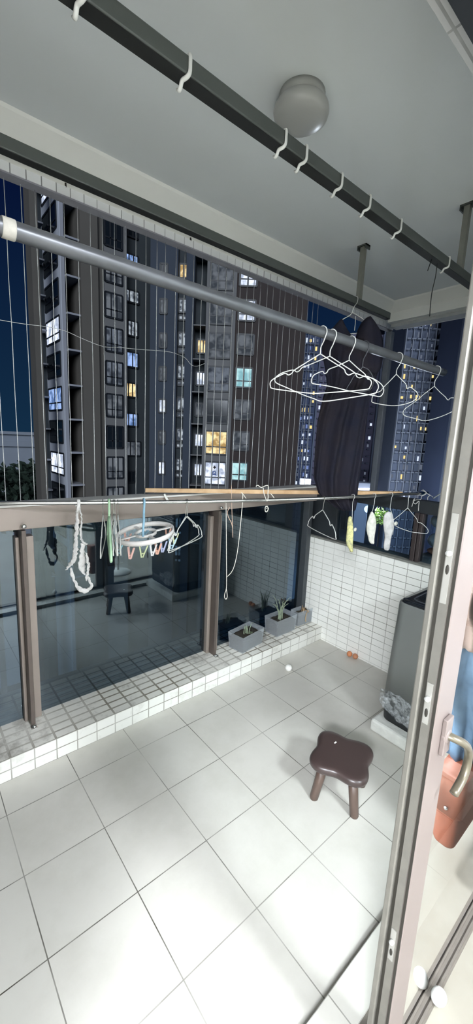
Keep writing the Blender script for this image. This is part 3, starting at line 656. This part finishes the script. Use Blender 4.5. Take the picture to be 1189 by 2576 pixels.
# ------------------------------------------------------------------ floor items
def at_floor(px, py, r): 
    q = at(px, py, 'z', r); return q
q = at_floor(725.5, 1680, .024)
tag(MB().ball(q, .024, 20, (1, 1, 1)).build('white_ball', M_egg, loc=(q.x, q.y, 0)), 'small white ball on the balcony floor near the curb', 'ball')
q = at_floor(878.5, 1645, .021); q.x = min(q.x, HX-.024)
tag(MB().ball(q, .021, 16, (1, 1, 1)).build('orange_ball', M_orange, loc=(q.x, q.y, 0)), 'small orange ball at the foot of the half wall, left of its twin', 'ball', 'orange balls by the half wall')
q = at_floor(893, 1651, .021); q.x = min(q.x, HX-.024)
tag(MB().ball(q, .021, 16, (1, 1, 1)).build('orange_ball', pm('orange_clay_dull', (190, 130, 96), .8, 0, .2, 40), loc=(q.x, q.y, 0)), 'dull orange ball at the foot of the half wall, nearer the washer', 'ball', 'orange balls by the half wall')
q = at_floor(1103, 2507, .018+.026)
tag(MB().ball(q, .0205, 24, (1.0, 1.0, 1.3), Matrix.Rotation(.3, 3, 'X')).build('egg', M_egg, loc=(q.x, q.y, .018)), 'white egg standing on the room floor against the door track', 'egg')

# stool
SC = V((1.222, -.79, 0)); SH = .205
stool = thing('stool', SC, 'small dark brown plastic stool with a four lobed seat', 'stool')
def lob(r, z, k=1.): return [SC+V((math.cos(a)*rr, math.sin(a)*rr, z)) for a, rr in [(2*PI*j/96, r*1.06*(1+.145*k*math.cos(4*(2*PI*j/96-math.radians(68))))) for j in range(96)]]
set_part('seat', MB().loft([lob(.06, SH-.040), lob(.112, SH-.042), lob(.124, SH-.038), lob(.130, SH-.028), lob(.1315, SH-.016), lob(.128, SH-.006), lob(.118, SH-.0005), lob(.10, SH), lob(.05, SH), lob(.01, SH)]), M_stool, stool)
for ang in (68, -22, -112, 158):
    a = math.radians(ang); d = V((math.cos(a), math.sin(a), 0)); ft = SC+d*.128; tp = SC+d*.092+Z*(SH-.036)
    set_part('leg', MB().tube([ft+Z*.0, ft+Z*.004, ft+(tp-ft)*.5, tp], [.017, .0195, .0205, .022], 16), M_leg, stool)

q = at(843, 1868, 'z', SH+.001)
tag(MB().box((q.x-.007, q.y-.003, SH+.0004), (q.x+.007, q.y+.003, SH+.0018)).build('paper_scrap', M_white, loc=(q.x, q.y, SH)), 'tiny white paper scrap lying on the brown stool seat', 'scrap')

# washing machine on a foam base
MX0, MX1, MY0, MY1 = 1.765, 2.27, -1.2, -.665
tag(MB().box((1.712, -1.2, 0), (2.325, -.652, .072)).build('foam_base', M_foam, bevel=.012), 'white foam block under the washing machine', 'base')
wm = thing('washing_machine', ((MX0+MX1)/2, (MY0+MY1)/2, .072), 'grey top loading washing machine with dark lid by the half wall', 'washing machine')
def rrect(x0, x1, y0, y1, z, r, n=6):
    out = []
    for cx, cy, a0 in ((x1-r, y1-r, 0), (x0+r, y1-r, PI/2), (x0+r, y0+r, PI), (x1-r, y0+r, 1.5*PI)):
        for k in range(n+1): out.append(V((cx+r*math.cos(a0+k*PI/2/n), cy+r*math.sin(a0+k*PI/2/n), z)))
    return out
MT = .79
set_part('plinth', MB().loft([rrect(MX0+.008, MX1-.01, MY0, MY1-.01, .072, .05), rrect(MX0+.004, MX1-.005, MY0, MY1-.006, .16, .05)]), M_base, wm)
set_part('cabinet', MB().loft([rrect(MX0, MX1, MY0, MY1, .16, .055), rrect(MX0-.006, MX1, MY0, MY1-.012, .45, .055), rrect(MX0-.016, MX1-.02, MY0, MY1-.03, MT-.01, .055), rrect(MX0-.012, MX1-.03, MY0, MY1-.036, MT, .05)]), M_washer, wm)
set_part('lid', MB().loft([rrect(MX0-.010, MX1-.05, MY0, MY1-.040, MT, .05), rrect(MX0-.006, MX1-.06, MY0, MY1-.046, MT+.012, .05), rrect(MX0+.02, MX1-.09, MY0, MY1-.075, MT+.016, .045)]), M_lid, wm)
set_part('lid_rim', MB().tube(rrect(MX0+.035, MX1-.11, MY0+.02, MY1-.09, MT+.016, .04)+[rrect(MX0+.035, MX1-.11, MY0+.02, MY1-.09, MT+.016, .04)[0]], .004, 6), pm('lid_trim', (60, 64, 70), .25), wm)
fm = []
for i in range(13):
    v = i/12; fm.append([])
    for j in range(30):
        u = j/29; yy = MY1-.004-.30*u
        zc = .215-.05*u; hh = .115*(.75+.5*math.sin(PI*min(1, u*1.2)))
        zz = zc+hh*(.5-v)+.014*noise.noise(V((u*9, v*1.5, 2)))
        fm[-1].append(V((MX0-.012-.012*abs(noise.noise(V((u*13, v*5, 3.1))))-.005*abs(noise.noise(V((u*40, v*12, 1)))), yy, zz)))
set_part('plastic_film', MB().sheet(fm, .0008), translucent('clear_film', (224, 228, 230), (.40, 1.0, 34.)), wm)

# ------------------------------------------------------------------ things kept in the room (seen in the door glass)
cs = thing('coat_stand', (1.62, -1.70, .018), 'slim pale coat stand inside the room behind the door panels', 'coat stand')
set_part('pole', MB().tube([(1.62, -1.70, .05), (1.62, -1.70, 1.35)], .012, 12), M_white, cs)
set_part('foot', MB().lathe((1.62, -1.70, .018), [(.14, 0), (.14, .015), (.02, .025)], 24), M_white, cs)
set_part('peg', MB().tube([(1.62, -1.70, 1.25), (1.40, -1.58, 1.21)], .008, 8).tube([(1.62, -1.70, 1.05), (1.52, -1.61, 1.07)], .008, 8), M_white, cs)
def drape(c, w, h, z0, seed, mat, name, lab, cat, th=.05):
    rings = []; c = V(c)
    for i in range(16):
        t = i/15; z = z0-h*t; k = .55+.45*math.sin(PI*min(1, t*1.3+.12)); ring = []
        for j in range(36):
            a = 2*PI*j/36; f = 1+.18*math.sin(7*a+seed+t*3)+.1*math.sin(12*a+seed*2)
            ring.append(V((c.x+w*k*math.cos(a)*.6*f, c.y+th*math.sin(a)*f, z)))
        rings.append(ring)
    return tag(MB().loft(rings).build(name, mat, loc=(c.x, c.y, z0)), lab, cat)
drape((1.24, -1.555, 0), .22, .26, 1.20, 1.0, pm('mauve_cloth', (196, 172, 160), .85, 0, .15, 9), 'towel', 'mauve towel mirrored in the door glass above the denim', 'towel', .06)
drape((1.37, -1.555, 0), .19, .50, .93, 2.3, pm('blue_denim', (112, 142, 168), .85, 0, .3, 7, c2=(60, 86, 112)), 'denim_trousers', 'light blue denim trousers mirrored in the door glass above the handle', 'trousers', .06)
bg = thing('leather_bag', (1.36, -1.525, .2), 'brown leather bag mirrored in the door glass below the handle', 'bag')
lm = pm('brown_leather', (138, 78, 56), .5, 0, .12, 20)
set_part('bag_body', MB().loft([rrect(1.22, 1.50, -1.565, -1.485, z, .03) for z in (.13, .16, .34, .42)]), lm, bg, bevel=.01)
set_part('flap', MB().loft([rrect(1.215, 1.505, -1.575, -1.475, z, .03) for z in (.27, .43, .435)]), pm('brown_leather_flap', (146, 84, 62), .5, 0, .12, 20), bg)
set_part('stud', MB().ball((1.212, -1.525, .30), .008, 10), M_steel, bg)

# ------------------------------------------------------------------ city at night
GZ = -36.
struct('ground_street', MB().box((-400, 3, GZ-.5), (700, 700, GZ)), pm('dark_ground', (44, 52, 60), .9, 0, .4, .2), 'dark street ground far below the balcony', cat='ground')
W_dark = pm('dark_window_glass', (26, 32, 38), .12, 0, .1, 2); W_frame = pm('window_frame_dark', (30, 34, 40), .5)
E_white = emit('lit_white', (226, 236, 255), 1.15, (150, 160, 180), 1.6); E_blue = emit('lit_blue', (170, 200, 255), .8, (90, 120, 170), 1.4)
E_warm = emit('lit_warm', (255, 232, 178), .95, (170, 140, 90), 1.6); E_dim = emit('lit_dim', (104, 112, 124), .8, (52, 58, 68), 1.3)
E_mid = emit('lit_mid', (176, 186, 196), .8, (70, 78, 90), 2.2); E_cyan = emit('lit_cyan', (190, 232, 236), .9, (130, 180, 190), 1.2); E_grey = emit('curtain_glow', (104, 110, 118), .8, (58, 64, 72), 1.2)
C_g1 = pm('tower_grey_light', (150, 152, 160), .85, 0, .12, .3); C_g2 = pm('tower_grey', (112, 112, 112), .85, 0, .12, .3)
C_d = pm('tower_dark', (52, 58, 62), .85, 0, .25, .3); C_n = pm('tower_navy', (58, 66, 78), .85, 0, .15, .3); C_b = pm('tower_brown', (58, 50, 48), .85, 0, .15, .3)
C_p = pm('tower_pier', (94, 90, 84), .85, 0, .12, .3)
TY = 33.
def tx(px, py=1000, y=TY): return at(px, py, 'y', y).x
ta = thing('apartment_tower', (13, TY, GZ), 'tall grey apartment tower across the street, its left wing', 'apartment tower')
ZB, ZT = GZ, 46.
def wall(a, b, m, nm='wall'): return set_part(nm, MB().box(a, b), m, ta)
xA0, xA1 = at(81, 1000, 'y', TY+.5).x, tx(103); wall((xA0, TY-1, ZB), (xA1, TY+.5, ZT), C_p, 'pier')
xC = tx(163); yD = at(122, 1000, 'x', xC).y
wall((at(99, 1000, 'y', yD).x, yD, ZB), (xC, yD+.6, ZT), C_d, 'recess_wall'); wall((xC, TY+3, ZB), (tx(205), TY+3.5, ZT), C_d, 'recess_wall')
fy0 = TY-.6
# fin wall with windows on the face that looks left
finx0 = xC-.0; dfin = 5.0
wall((finx0, TY, ZB), (tx(172), yD, ZT), C_g1, 'fin_wall')
FH = 2.72
def window(par, c, ux, uy, n, mat, frame=True, split=2, nm='window'):
    """a window in the plane of ux (half width) and uy (half height), n points outward"""
    c, ux, uy, n = V(c), V(ux), V(uy), V(n)
    fr = MB()
    fw = .07
    hx, hy = ux.length, uy.length; dx, dy = ux.normalized(), uy.normalized()
    fr.obox(c+uy, ux, dy*fw, n*.06).obox(c-uy, ux, dy*fw, n*.06).obox(c+ux, dx*fw, uy, n*.06).obox(c-ux, dx*fw, uy, n*.06)
    for k in range(1, split): fr.obox(c-ux+ux*(2*k/split), dx*fw*.7, uy, n*.055)
    if hy > .7: fr.obox(c-uy*.35, ux, dy*fw*.7, n*.055)
    w = set_part(nm, fr, W_frame, par)
    set_part('pane', MB().obox(c-n*.01, ux, uy, n*.03), mat, w)
    return w
# face-left windows of the fin: depth span from picture columns
def fin_pt(px): # point on plane x=finx0
    return at(px, 1000, 'x', finx0).y
ya, yb = fin_pt(125), fin_pt(158)
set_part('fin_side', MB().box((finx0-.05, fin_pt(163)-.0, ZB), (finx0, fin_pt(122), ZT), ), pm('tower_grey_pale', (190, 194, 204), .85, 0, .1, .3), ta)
ztop = {k: 2.0+FH*k for k in range(-3, 9)}
litC = {5: E_white, 4: None, 2: None, 1: E_white, -1: E_blue, -3: E_white}
for k in range(-4, 8):
    m = {7: E_white, 3: E_white, 1: E_blue, -1: E_white}.get(k, W_dark)
    window(ta, (finx0-.06, (ya+yb)/2, 1.55+FH*k), (0, (ya-yb)/2, 0), (0, 0, .92), (-1, 0, 0), m)
for k in range(-5, 9):
    z = 2.6+FH*k
    set_part('balcony_slab', MB().box((tx(172), TY-.3, z-.07), (tx(206), TY+3, z+.07)), C_g1, ta)
    set_part('balcony_slab', MB().box((at(101, 1000, 'y', yD-1).x, yD-1.2, z-.9), (at(123, 1000, 'y', yD-1).x, yD, z-.78)), C_g1, ta)
wall((tx(205), TY-.5, ZB), (tx(246), TY+8, ZT), C_p, 'pier'); wall((tx(246), TY-.1, ZB), (tx(263), TY+8, ZT), C_p, 'pier')
wall((tx(263), TY, ZB), (tx(320), TY+8, ZT), C_g2)
wall((tx(320), TY+1.6, ZB), (tx(415), TY+8, ZT), C_d, 'recess_wall')
fx = (tx(267)+tx(308))/2; fw_ = (tx(308)-tx(267))/2
for k in range(-4, 8):
    z = 2.25+FH*k-.95
    window(ta, (fx, TY-.05, z), (fw_, 0, 0), (0, 0, .95), (0, -1, 0), {2: E_dim, 3: E_dim}.get(k, E_grey if k % 3 else W_dark), split=3)
gx = (tx(325)+tx(370))/2; gw = (tx(370)-tx(325))/2
gl = {6: E_blue, 5: E_mid, 4: E_mid, 3: E_blue, 2: E_warm, 1: E_blue, 0: E_grey, -1: W_dark}
for k in range(-3, 8):
    z = 1.75+FH*(k-.55)
    window(ta, (gx+random.uniform(-.2, .2), TY+1.5, z), (gw*random.uniform(.5, .95), 0, 0), (0, 0, random.uniform(.5, .75)), (0, -1, 0), gl.get(k, W_dark), split=3)
# right wing turned towards us
D2 = 36.5; C2 = V((CAM.x, CAM.y, 0))+F0*D2
def u2(px, py=1000): return (pl(px, py, C2, F0)-C2).dot(R0)
tb = thing('apartment_tower', C2+Z*GZ, 'dark brown apartment tower across the street, its right wing with lit windows', 'apartment tower')
def w2(pa, pb, d0, m, nm='wall', d1=9): # box between picture columns, front at depth d0
    a, b = u2(pa), u2(pb)
    return set_part(nm, MB().obox(C2+R0*((a+b)/2)+F0*((d0+d1)/2)+Z*((ZB+ZT)/2), R0*((b-a)/2), F0*((d1-d0)/2), Z*((ZT-ZB)/2)), m, tb)
w2(376, 442, 0, C_n); w2(440, 464, .7, C_d, 'recess_wall'); w2(463, 483, -.3, C_n, 'pier'); w2(481, 514, 1.2, C_d, 'recess_wall'); w2(513, 520, -.5, C_g2, 'pier'); w2(518, 577, -.2, C_g2); w2(576, 584, -.5, C_g2, 'pier'); w2(583, 757, .1, C_b)
def win2(pa, pb, ztop, zbot, d, m, split=2):
    a, b = u2(pa), u2(pb)
    return window(tb, C2+R0*((a+b)/2)+F0*d+Z*((ztop+zbot)/2), R0*((b-a)/2), Z*((ztop-zbot)/2), -F0, m, split=split)
F2 = 2.75
for k in range(-4, 6):
    zt = 2.24+F2*k
    win2(521, 575, zt, zt-2.05, -.25, {2: E_dim, 0: E_warm, -1: E_white, 1: W_dark, 3: E_grey, 4: E_grey}.get(k, E_grey if k % 2 else W_dark), 3)
    win2(400, 417, zt-.2, zt-1.35, -.05, {4: E_grey, 3: E_grey, 2: E_grey, 1: E_white, 0: E_grey, -1: E_white}.get(k, W_dark), 2)
    win2(443, 462, zt+.1, zt-1.0, .62, {5: E_warm}.get(k, E_mid), 2); win2(443, 462, zt-1.25, zt-1.6, .62, {5: E_warm}.get(k, E_mid), 2)
    win2(590, 631, zt+.05, zt-1.6, .05, {5: E_white, 4: E_white, 2: E_cyan, -1: E_cyan, 1: E_grey, 3: E_grey, 0: E_grey}.get(k, W_dark), 2)
    w_ = {3: E_warm, 2: E_white, 1: E_grey, 0: E_white, -1: E_white, -2: E_warm}.get(k)
    if w_: win2(489, 512, zt-.3, zt-1.45, 1.1, w_, 3)
    a, b = u2(483), u2(512)
    set_part('balcony_slab', MB().obox(C2+R0*((a+b)/2)+F0*.4+Z*(zt+.55), R0*((b-a)/2), F0*.7, Z*.05), C_g2, tb)
# small marks stuck on the brightest window: a dark diamond and a blue letter
wz = 2.24-F2
um = u2(546)
set_part('window_mark', MB().obox(C2+R0*um-F0*.31+Z*(wz-.48), (R0+Z)*.075, F0*.01, (Z-R0)*.075), pm('mark_dark', (40, 36, 40), .8), tb)
lt = MB()
cq = C2+R0*um-F0*.31+Z*(wz-.98)
lt.tube([cq+R0*(.13*math.cos(a))+Z*(.15*math.sin(a)) for a in [2*PI*k/18 for k in range(19)]], .04, 6).tube([cq+R0*.0-Z*.05, cq+R0*.2-Z*.22], .04, 6).tube([cq-R0*.13+Z*.15, cq-R0*.13-Z*.22], .04, 6)
set_part('window_mark', lt, pm('mark_blue', (40, 80, 150), .8), tb)

# far towers
def far_tower(pa, pb, top_py, D, m_body, m_rib, lab, cols, rows_, prob, seed, mats, ribs=6, slabs=True):
    rnd = random.Random(seed); C = V((CAM.x, CAM.y, 0))+F0*D
    def uu(px): return (pl(px, 1000, C, F0)-C).dot(R0)
    zt = pl((pa+pb)/2, top_py, C, F0).z; a, b = uu(pa), uu(pb)
    t = thing('apartment_tower', C+R0*((a+b)/2)+Z*GZ, lab, 'apartment tower')
    set_part('tower_body', MB().obox(C+R0*((a+b)/2)+F0*6+Z*((zt+GZ)/2), R0*((b-a)/2), F0*6, Z*((zt-GZ)/2)), m_body, t)
    rb = MB()
    for i in range(ribs+1):
        u = a+(b-a)*i/ribs; rb.obox(C+R0*u-F0*.3+Z*((zt+GZ)/2), R0*(.0022*D*.5), F0*.5, Z*((zt-GZ)/2))
    set_part('rib', rb, m_rib, t)
    sl = MB(); fh = 3.0; nfl = int((zt-GZ)/fh)
    for k in range(nfl):
        for (ca, cb) in cols:
            if slabs: sl.obox(C+R0*(uu((ca+cb)/2))-F0*.4+Z*(GZ+k*fh), R0*((uu(cb)-uu(ca))/2), F0*.6, Z*.16)
    if slabs: set_part('balcony_slab', sl, m_rib, t)
    n = 0; cand = []
    for k in range(nfl):
        z = GZ+k*fh+1.5
        if z < -16: continue
        for (ca, cb) in cols:
            if rnd.random() < prob: cand.append((z, ca, cb))
    rnd.shuffle(cand)
    for z, ca, cb in cand[:90]:
        w = (uu(cb)-uu(ca)); c = C+R0*(uu(ca)+w*rnd.uniform(.3, .7))-F0*.12+Z*(z+rnd.uniform(-.3, .3))
        set_part('window', MB().obox(c, R0*(w*rnd.uniform(.13, .34)), F0*.1, Z*rnd.uniform(.35, .8)), rnd.choice(mats), t)
    return t
E_fw = emit('far_white', (214, 226, 255), 1.0); E_fb = emit('far_blue', (140, 164, 230), .55); E_fy = emit('far_warm', (255, 226, 150), .9); E_fd = emit('far_dim', (130, 140, 160), .45)
N1 = pm('far_navy', (56, 66, 92), .9, 0, .2, .05); N2 = pm('far_slate', (84, 92, 110), .9, 0, .2, .05); N3 = pm('far_dark', (44, 46, 56), .9, 0, .2, .05); N4 = pm('far_violet', (88, 86, 108), .9, 0, .2, .05)
far_tower(732, 795, 842, 150, N1, N2, 'narrow far tower with a bright column of lights left of the dress', [(748, 755), (757, 765), (766, 773), (774, 781), (782, 790)], 0, .8, 3, [E_fw, E_fw, E_fb, E_fd, E_fy], 4)
far_tower(797, 948, 838, 175, N4, N2, 'far tower mostly hidden behind the black dress', [(800, 808), (812, 820), (896, 903), (904, 911), (913, 920), (922, 930), (934, 942)], 0, .42, 5, [E_fw, E_fd, E_fd, E_fb], 6)
far_tower(950, 1000, 700, 195, N3, N2, 'far dark tower with pale slabs right of the dress', [(954, 962), (966, 973), (984, 997)], 0, .36, 8, [E_fd, E_fd, E_fw, E_fb], 4)
far_tower(1002, 1092, 650, 125, N2, pm('far_rib', (120, 126, 140), .9), 'far tower with warm lit windows behind the right hangers', [(1004, 1013), (1016, 1026), (1029, 1038), (1042, 1050), (1053, 1061), (1064, 1073), (1076, 1085)], 0, .36, 12, [E_fw, E_fy, E_fy, E_fd, E_fd], 5)
far_tower(1094, 1136, 620, 140, N3, N1, 'far dark tower with almost no lights at the right', [(1098, 1110)], 0, .12, 15, [E_fd], 3)
far_tower(1138, 1215, 600, 110, N1, N2, 'far slate tower beside the door frame', [(1139, 1147), (1150, 1157), (1160, 1168), (1171, 1180)], 0, .26, 21, [E_fw, E_fd, E_fb], 5)
C = V((CAM.x, CAM.y, 0))+F0*140
def cbox(pa, pb, ya_, yb_, D, m, nm, par=None, th=1.0):
    Cc = V((CAM.x, CAM.y, 0))+F0*D; p0 = pl(pa, ya_, Cc, F0); p1 = pl(pb, yb_, Cc, F0)
    return MB().obox((p0+p1)/2+F0*th/2, R0*(abs((p1-p0).dot(R0))/2), F0*th/2, Z*(abs(p1.z-p0.z)/2)), (p0+p1)/2
mb, c = cbox(755, 781, 1204, 1220, 138, None, None); t = thing('billboard', V((c.x, c.y, GZ)), 'glowing white billboard low in the city left of the dress', 'billboard')
set_part('screen', mb, emit('billboard_glow', (225, 235, 255), 1.6), t)
set_part('mast', MB().tube([V((c.x, c.y, GZ))+F0*1.2, c+F0*1.2], .5, 8), N3, t)
mb, c = cbox(897, 958, 1216, 1246, 135, None, None, th=6); t = thing('hall', V((c.x, c.y, GZ)), 'low pale lit hall in the city right of the dress', 'building')
set_part('wall', MB().obox(V((c.x, c.y, (c.z+GZ)/2))+F0*3, R0*4.2, F0*3, Z*((c.z-GZ)/2+2)), pm('hall_wall', (150, 158, 176), .8, 0, .1, .2), t)
for i in range(4):
    mb, c = cbox(899+i*9, 906+i*9+random.randint(0, 3), 1228, 1234, 134, None, None); set_part('light', mb, emit('hall_light', (235, 240, 255), 1.6), t)
lc2 = pl(925, 1281, V((CAM.x, CAM.y, 0))+F0*100, F0)
t = thing('floodlight', V((lc2.x, lc2.y, GZ)), 'white floodlight shining below, seen through the far glass panel', 'floodlight')
set_part('lamp_head', MB().ball(lc2, .95, 14), emit('flood_glow', (220, 232, 255), 3.0), t); set_part('mast', MB().tube([V((lc2.x, lc2.y, GZ)), lc2], .18, 8), N3, t)
struct('trim_10', MB().box((60, 20, GZ), (330, 190, GZ+.1)), pm('pale_slab', (150, 165, 185), .9, 0, .2, .08), 'pale paved plaza added far below to brighten the view through the far panel', cat='slab')  # pale slab added to brighten the ground behind the far glass
def tree(c, r, h, lab, m, n=260, lp=.35, trunk=True):
    c = V(c); t = thing('tree', (c.x, c.y, GZ), lab, 'tree'); mb = MB()
    for k in range(n):
        d = V((random.gauss(0, 1), random.gauss(0, 1), random.gauss(0, 1))).normalized()*random.uniform(.55, 1); p_ = c+V((d.x*r, d.y*r, d.z*h))
        a = V((random.gauss(0, 1), random.gauss(0, 1), random.gauss(0, 1))).normalized(); b = a.cross(V((.3, .2, .9))).normalized(); s = r*lp*random.uniform(.3, .6)
        mb.add([p_-a*s, p_-b*s*.6+a.cross(b)*s*.2, p_+a*s, p_+b*s*.6+a.cross(b)*s*.2, p_+a.cross(b)*s*.5, p_-a.cross(b)*s*.3], [(0, 1, 4), (1, 2, 4), (2, 3, 4), (3, 0, 4), (1, 0, 5), (2, 1, 5), (3, 2, 5), (0, 3, 5)])
    set_part('foliage', mb, m, t); set_part('trunk', MB().tube([(c.x, c.y, GZ), c], r*.08, 8), C_b, t); return t
q = pl(957, 1299, V((CAM.x, CAM.y, 0))+F0*95, F0)
tree(q, 2.6, 2.0, 'lamp lit yellow green tree top seen through the far glass panel', pm('lit_foliage', (186, 208, 110), .8, 0, .4, 1.0))
li = bpy.data.lights.new('floodlight_lamp', 'POINT'); li.energy = 26000; li.shadow_soft_size = 1; li.color = (.8, .9, 1); o = bpy.data.objects.new('floodlight_lamp', li); COL.objects.link(o); o.location = lc2-F0*2.5+Z*1.0; o.parent = t; o.matrix_parent_inverse = Matrix.Translation(-V(t.location))
# low block and trees at the left, below the tower
lb = thing('low_building', at(50, 1160, 'y', 60), 'low pale flat roofed block far left beyond the grille', 'building')
x0, x1 = at(-120, 1100, 'y', 60).x, at(110, 1100, 'y', 60).x; zt = at(50, 1088, 'y', 60).z
lm_ = pm('low_block_wall', (132, 140, 152), .85, 0, .1, .3)
set_part('wall', MB().box((x0, 60, GZ), (x1, 75, zt)), lm_, lb)
set_part('parapet', MB().box((x0, 59.6, zt-1.9), (x1, 60, zt-1.2)).box((x0, 59.6, zt-.3), (x1, 60, zt+.1)), lm_, lb)
for i in range(3):
    for j in range(3):
        xx = at(8+i*14, 1180, 'y', 60).x; zz = zt-5.6-j*1.7; window(lb, (xx, 59.95, zz), (.45, 0, 0), (0, 0, .5), (0, -1, 0), W_dark, split=2)
tm = pm('night_foliage', (40, 58, 46), .9, 0, .4, .8)
for i, (px, py, r) in enumerate(((-20, 1262, 3.4), (38, 1242, 3.8), (85, 1224, 3.8))):
    tree(at(px, py, 'y', (40.5, 47.5, 54.5)[i]), r, r*.95, ('dark leafy tree below the low block at the far left edge', 'dark leafy tree below the low block, middle of three', 'dark leafy tree beside the tower foot at the left')[i], tm, 320)

# ------------------------------------------------------------------ light, world, camera
def area(name, loc, rot, sx, sy, e, col=(1, 1, 1)):
    l = bpy.data.lights.new(name, 'AREA'); l.shape = 'RECTANGLE'; l.size = sx; l.size_y = sy; l.energy = e; l.color = col
    o = bpy.data.objects.new(name, l); COL.objects.link(o); o.location = loc; o.rotation_euler = rot; return o
area('room_ceiling_light', (-2.25, -2.8, 2.66), (0, 0, 0), .8, .8, 330, (.95, 1, 1.07))
area('room_ceiling_light', (.7, -3.4, 2.66), (0, 0, 0), .5, .5, 150, (.95, 1, 1.07))
s = bpy.data.lights.new('city_glow', 'SUN'); s.energy = 1.9; s.angle = .5; s.color = (.82, .9, 1)
so = bpy.data.objects.new('city_glow', s); COL.objects.link(so); so.rotation_euler = V((.56, .78, -.30)).to_track_quat('-Z', 'Y').to_euler()
w = bpy.data.worlds.new('night_sky'); sc.world = w; w.use_nodes = True; nt = w.node_tree; nt.nodes.clear()
tc = nt.nodes.new('ShaderNodeTexCoord'); sx = nt.nodes.new('ShaderNodeSeparateXYZ'); nt.links.new(tc.outputs['Generated'], sx.inputs[0])
rp_ = nt.nodes.new('ShaderNodeValToRGB'); nt.links.new(sx.outputs['Z'], rp_.inputs[0])
e = rp_.color_ramp.elements; e[0].position = 0; e[0].color = rgb(16, 40, 62); e[1].position = .45; e[1].color = rgb(5, 14, 44)
bg_ = nt.nodes.new('ShaderNodeBackground'); nt.links.new(rp_.outputs[0], bg_.inputs[0]); bg_.inputs[1].default_value = 1.0
ow = nt.nodes.new('ShaderNodeOutputWorld'); nt.links.new(bg_.outputs[0], ow.inputs[0])

cam = bpy.data.cameras.new('camera'); cam.sensor_fit = 'VERTICAL'; cam.sensor_height = 24; cam.lens = 24*FPX/2576; cam.clip_start = .02; cam.clip_end = 2000
co = bpy.data.objects.new('camera', cam); COL.objects.link(co)
M = Matrix((RT, UP, -FW)).transposed().to_4x4(); M.translation = CAM; co.matrix_world = M; sc.camera = co
sc.view_settings.view_transform = 'Standard'; sc.view_settings.look = 'None'; sc.view_settings.gamma = 1; sc.view_settings.exposure = .31
sc.view_settings.use_curve_mapping = False
cy = sc.cycles; cy.use_denoising = True; cy.max_bounces = 10; cy.diffuse_bounces = 6; cy.glossy_bounces = 4; cy.transparent_max_bounces = 16; cy.sample_clamp_indirect = 6; cy.caustics_reflective = False; cy.caustics_refractive = False
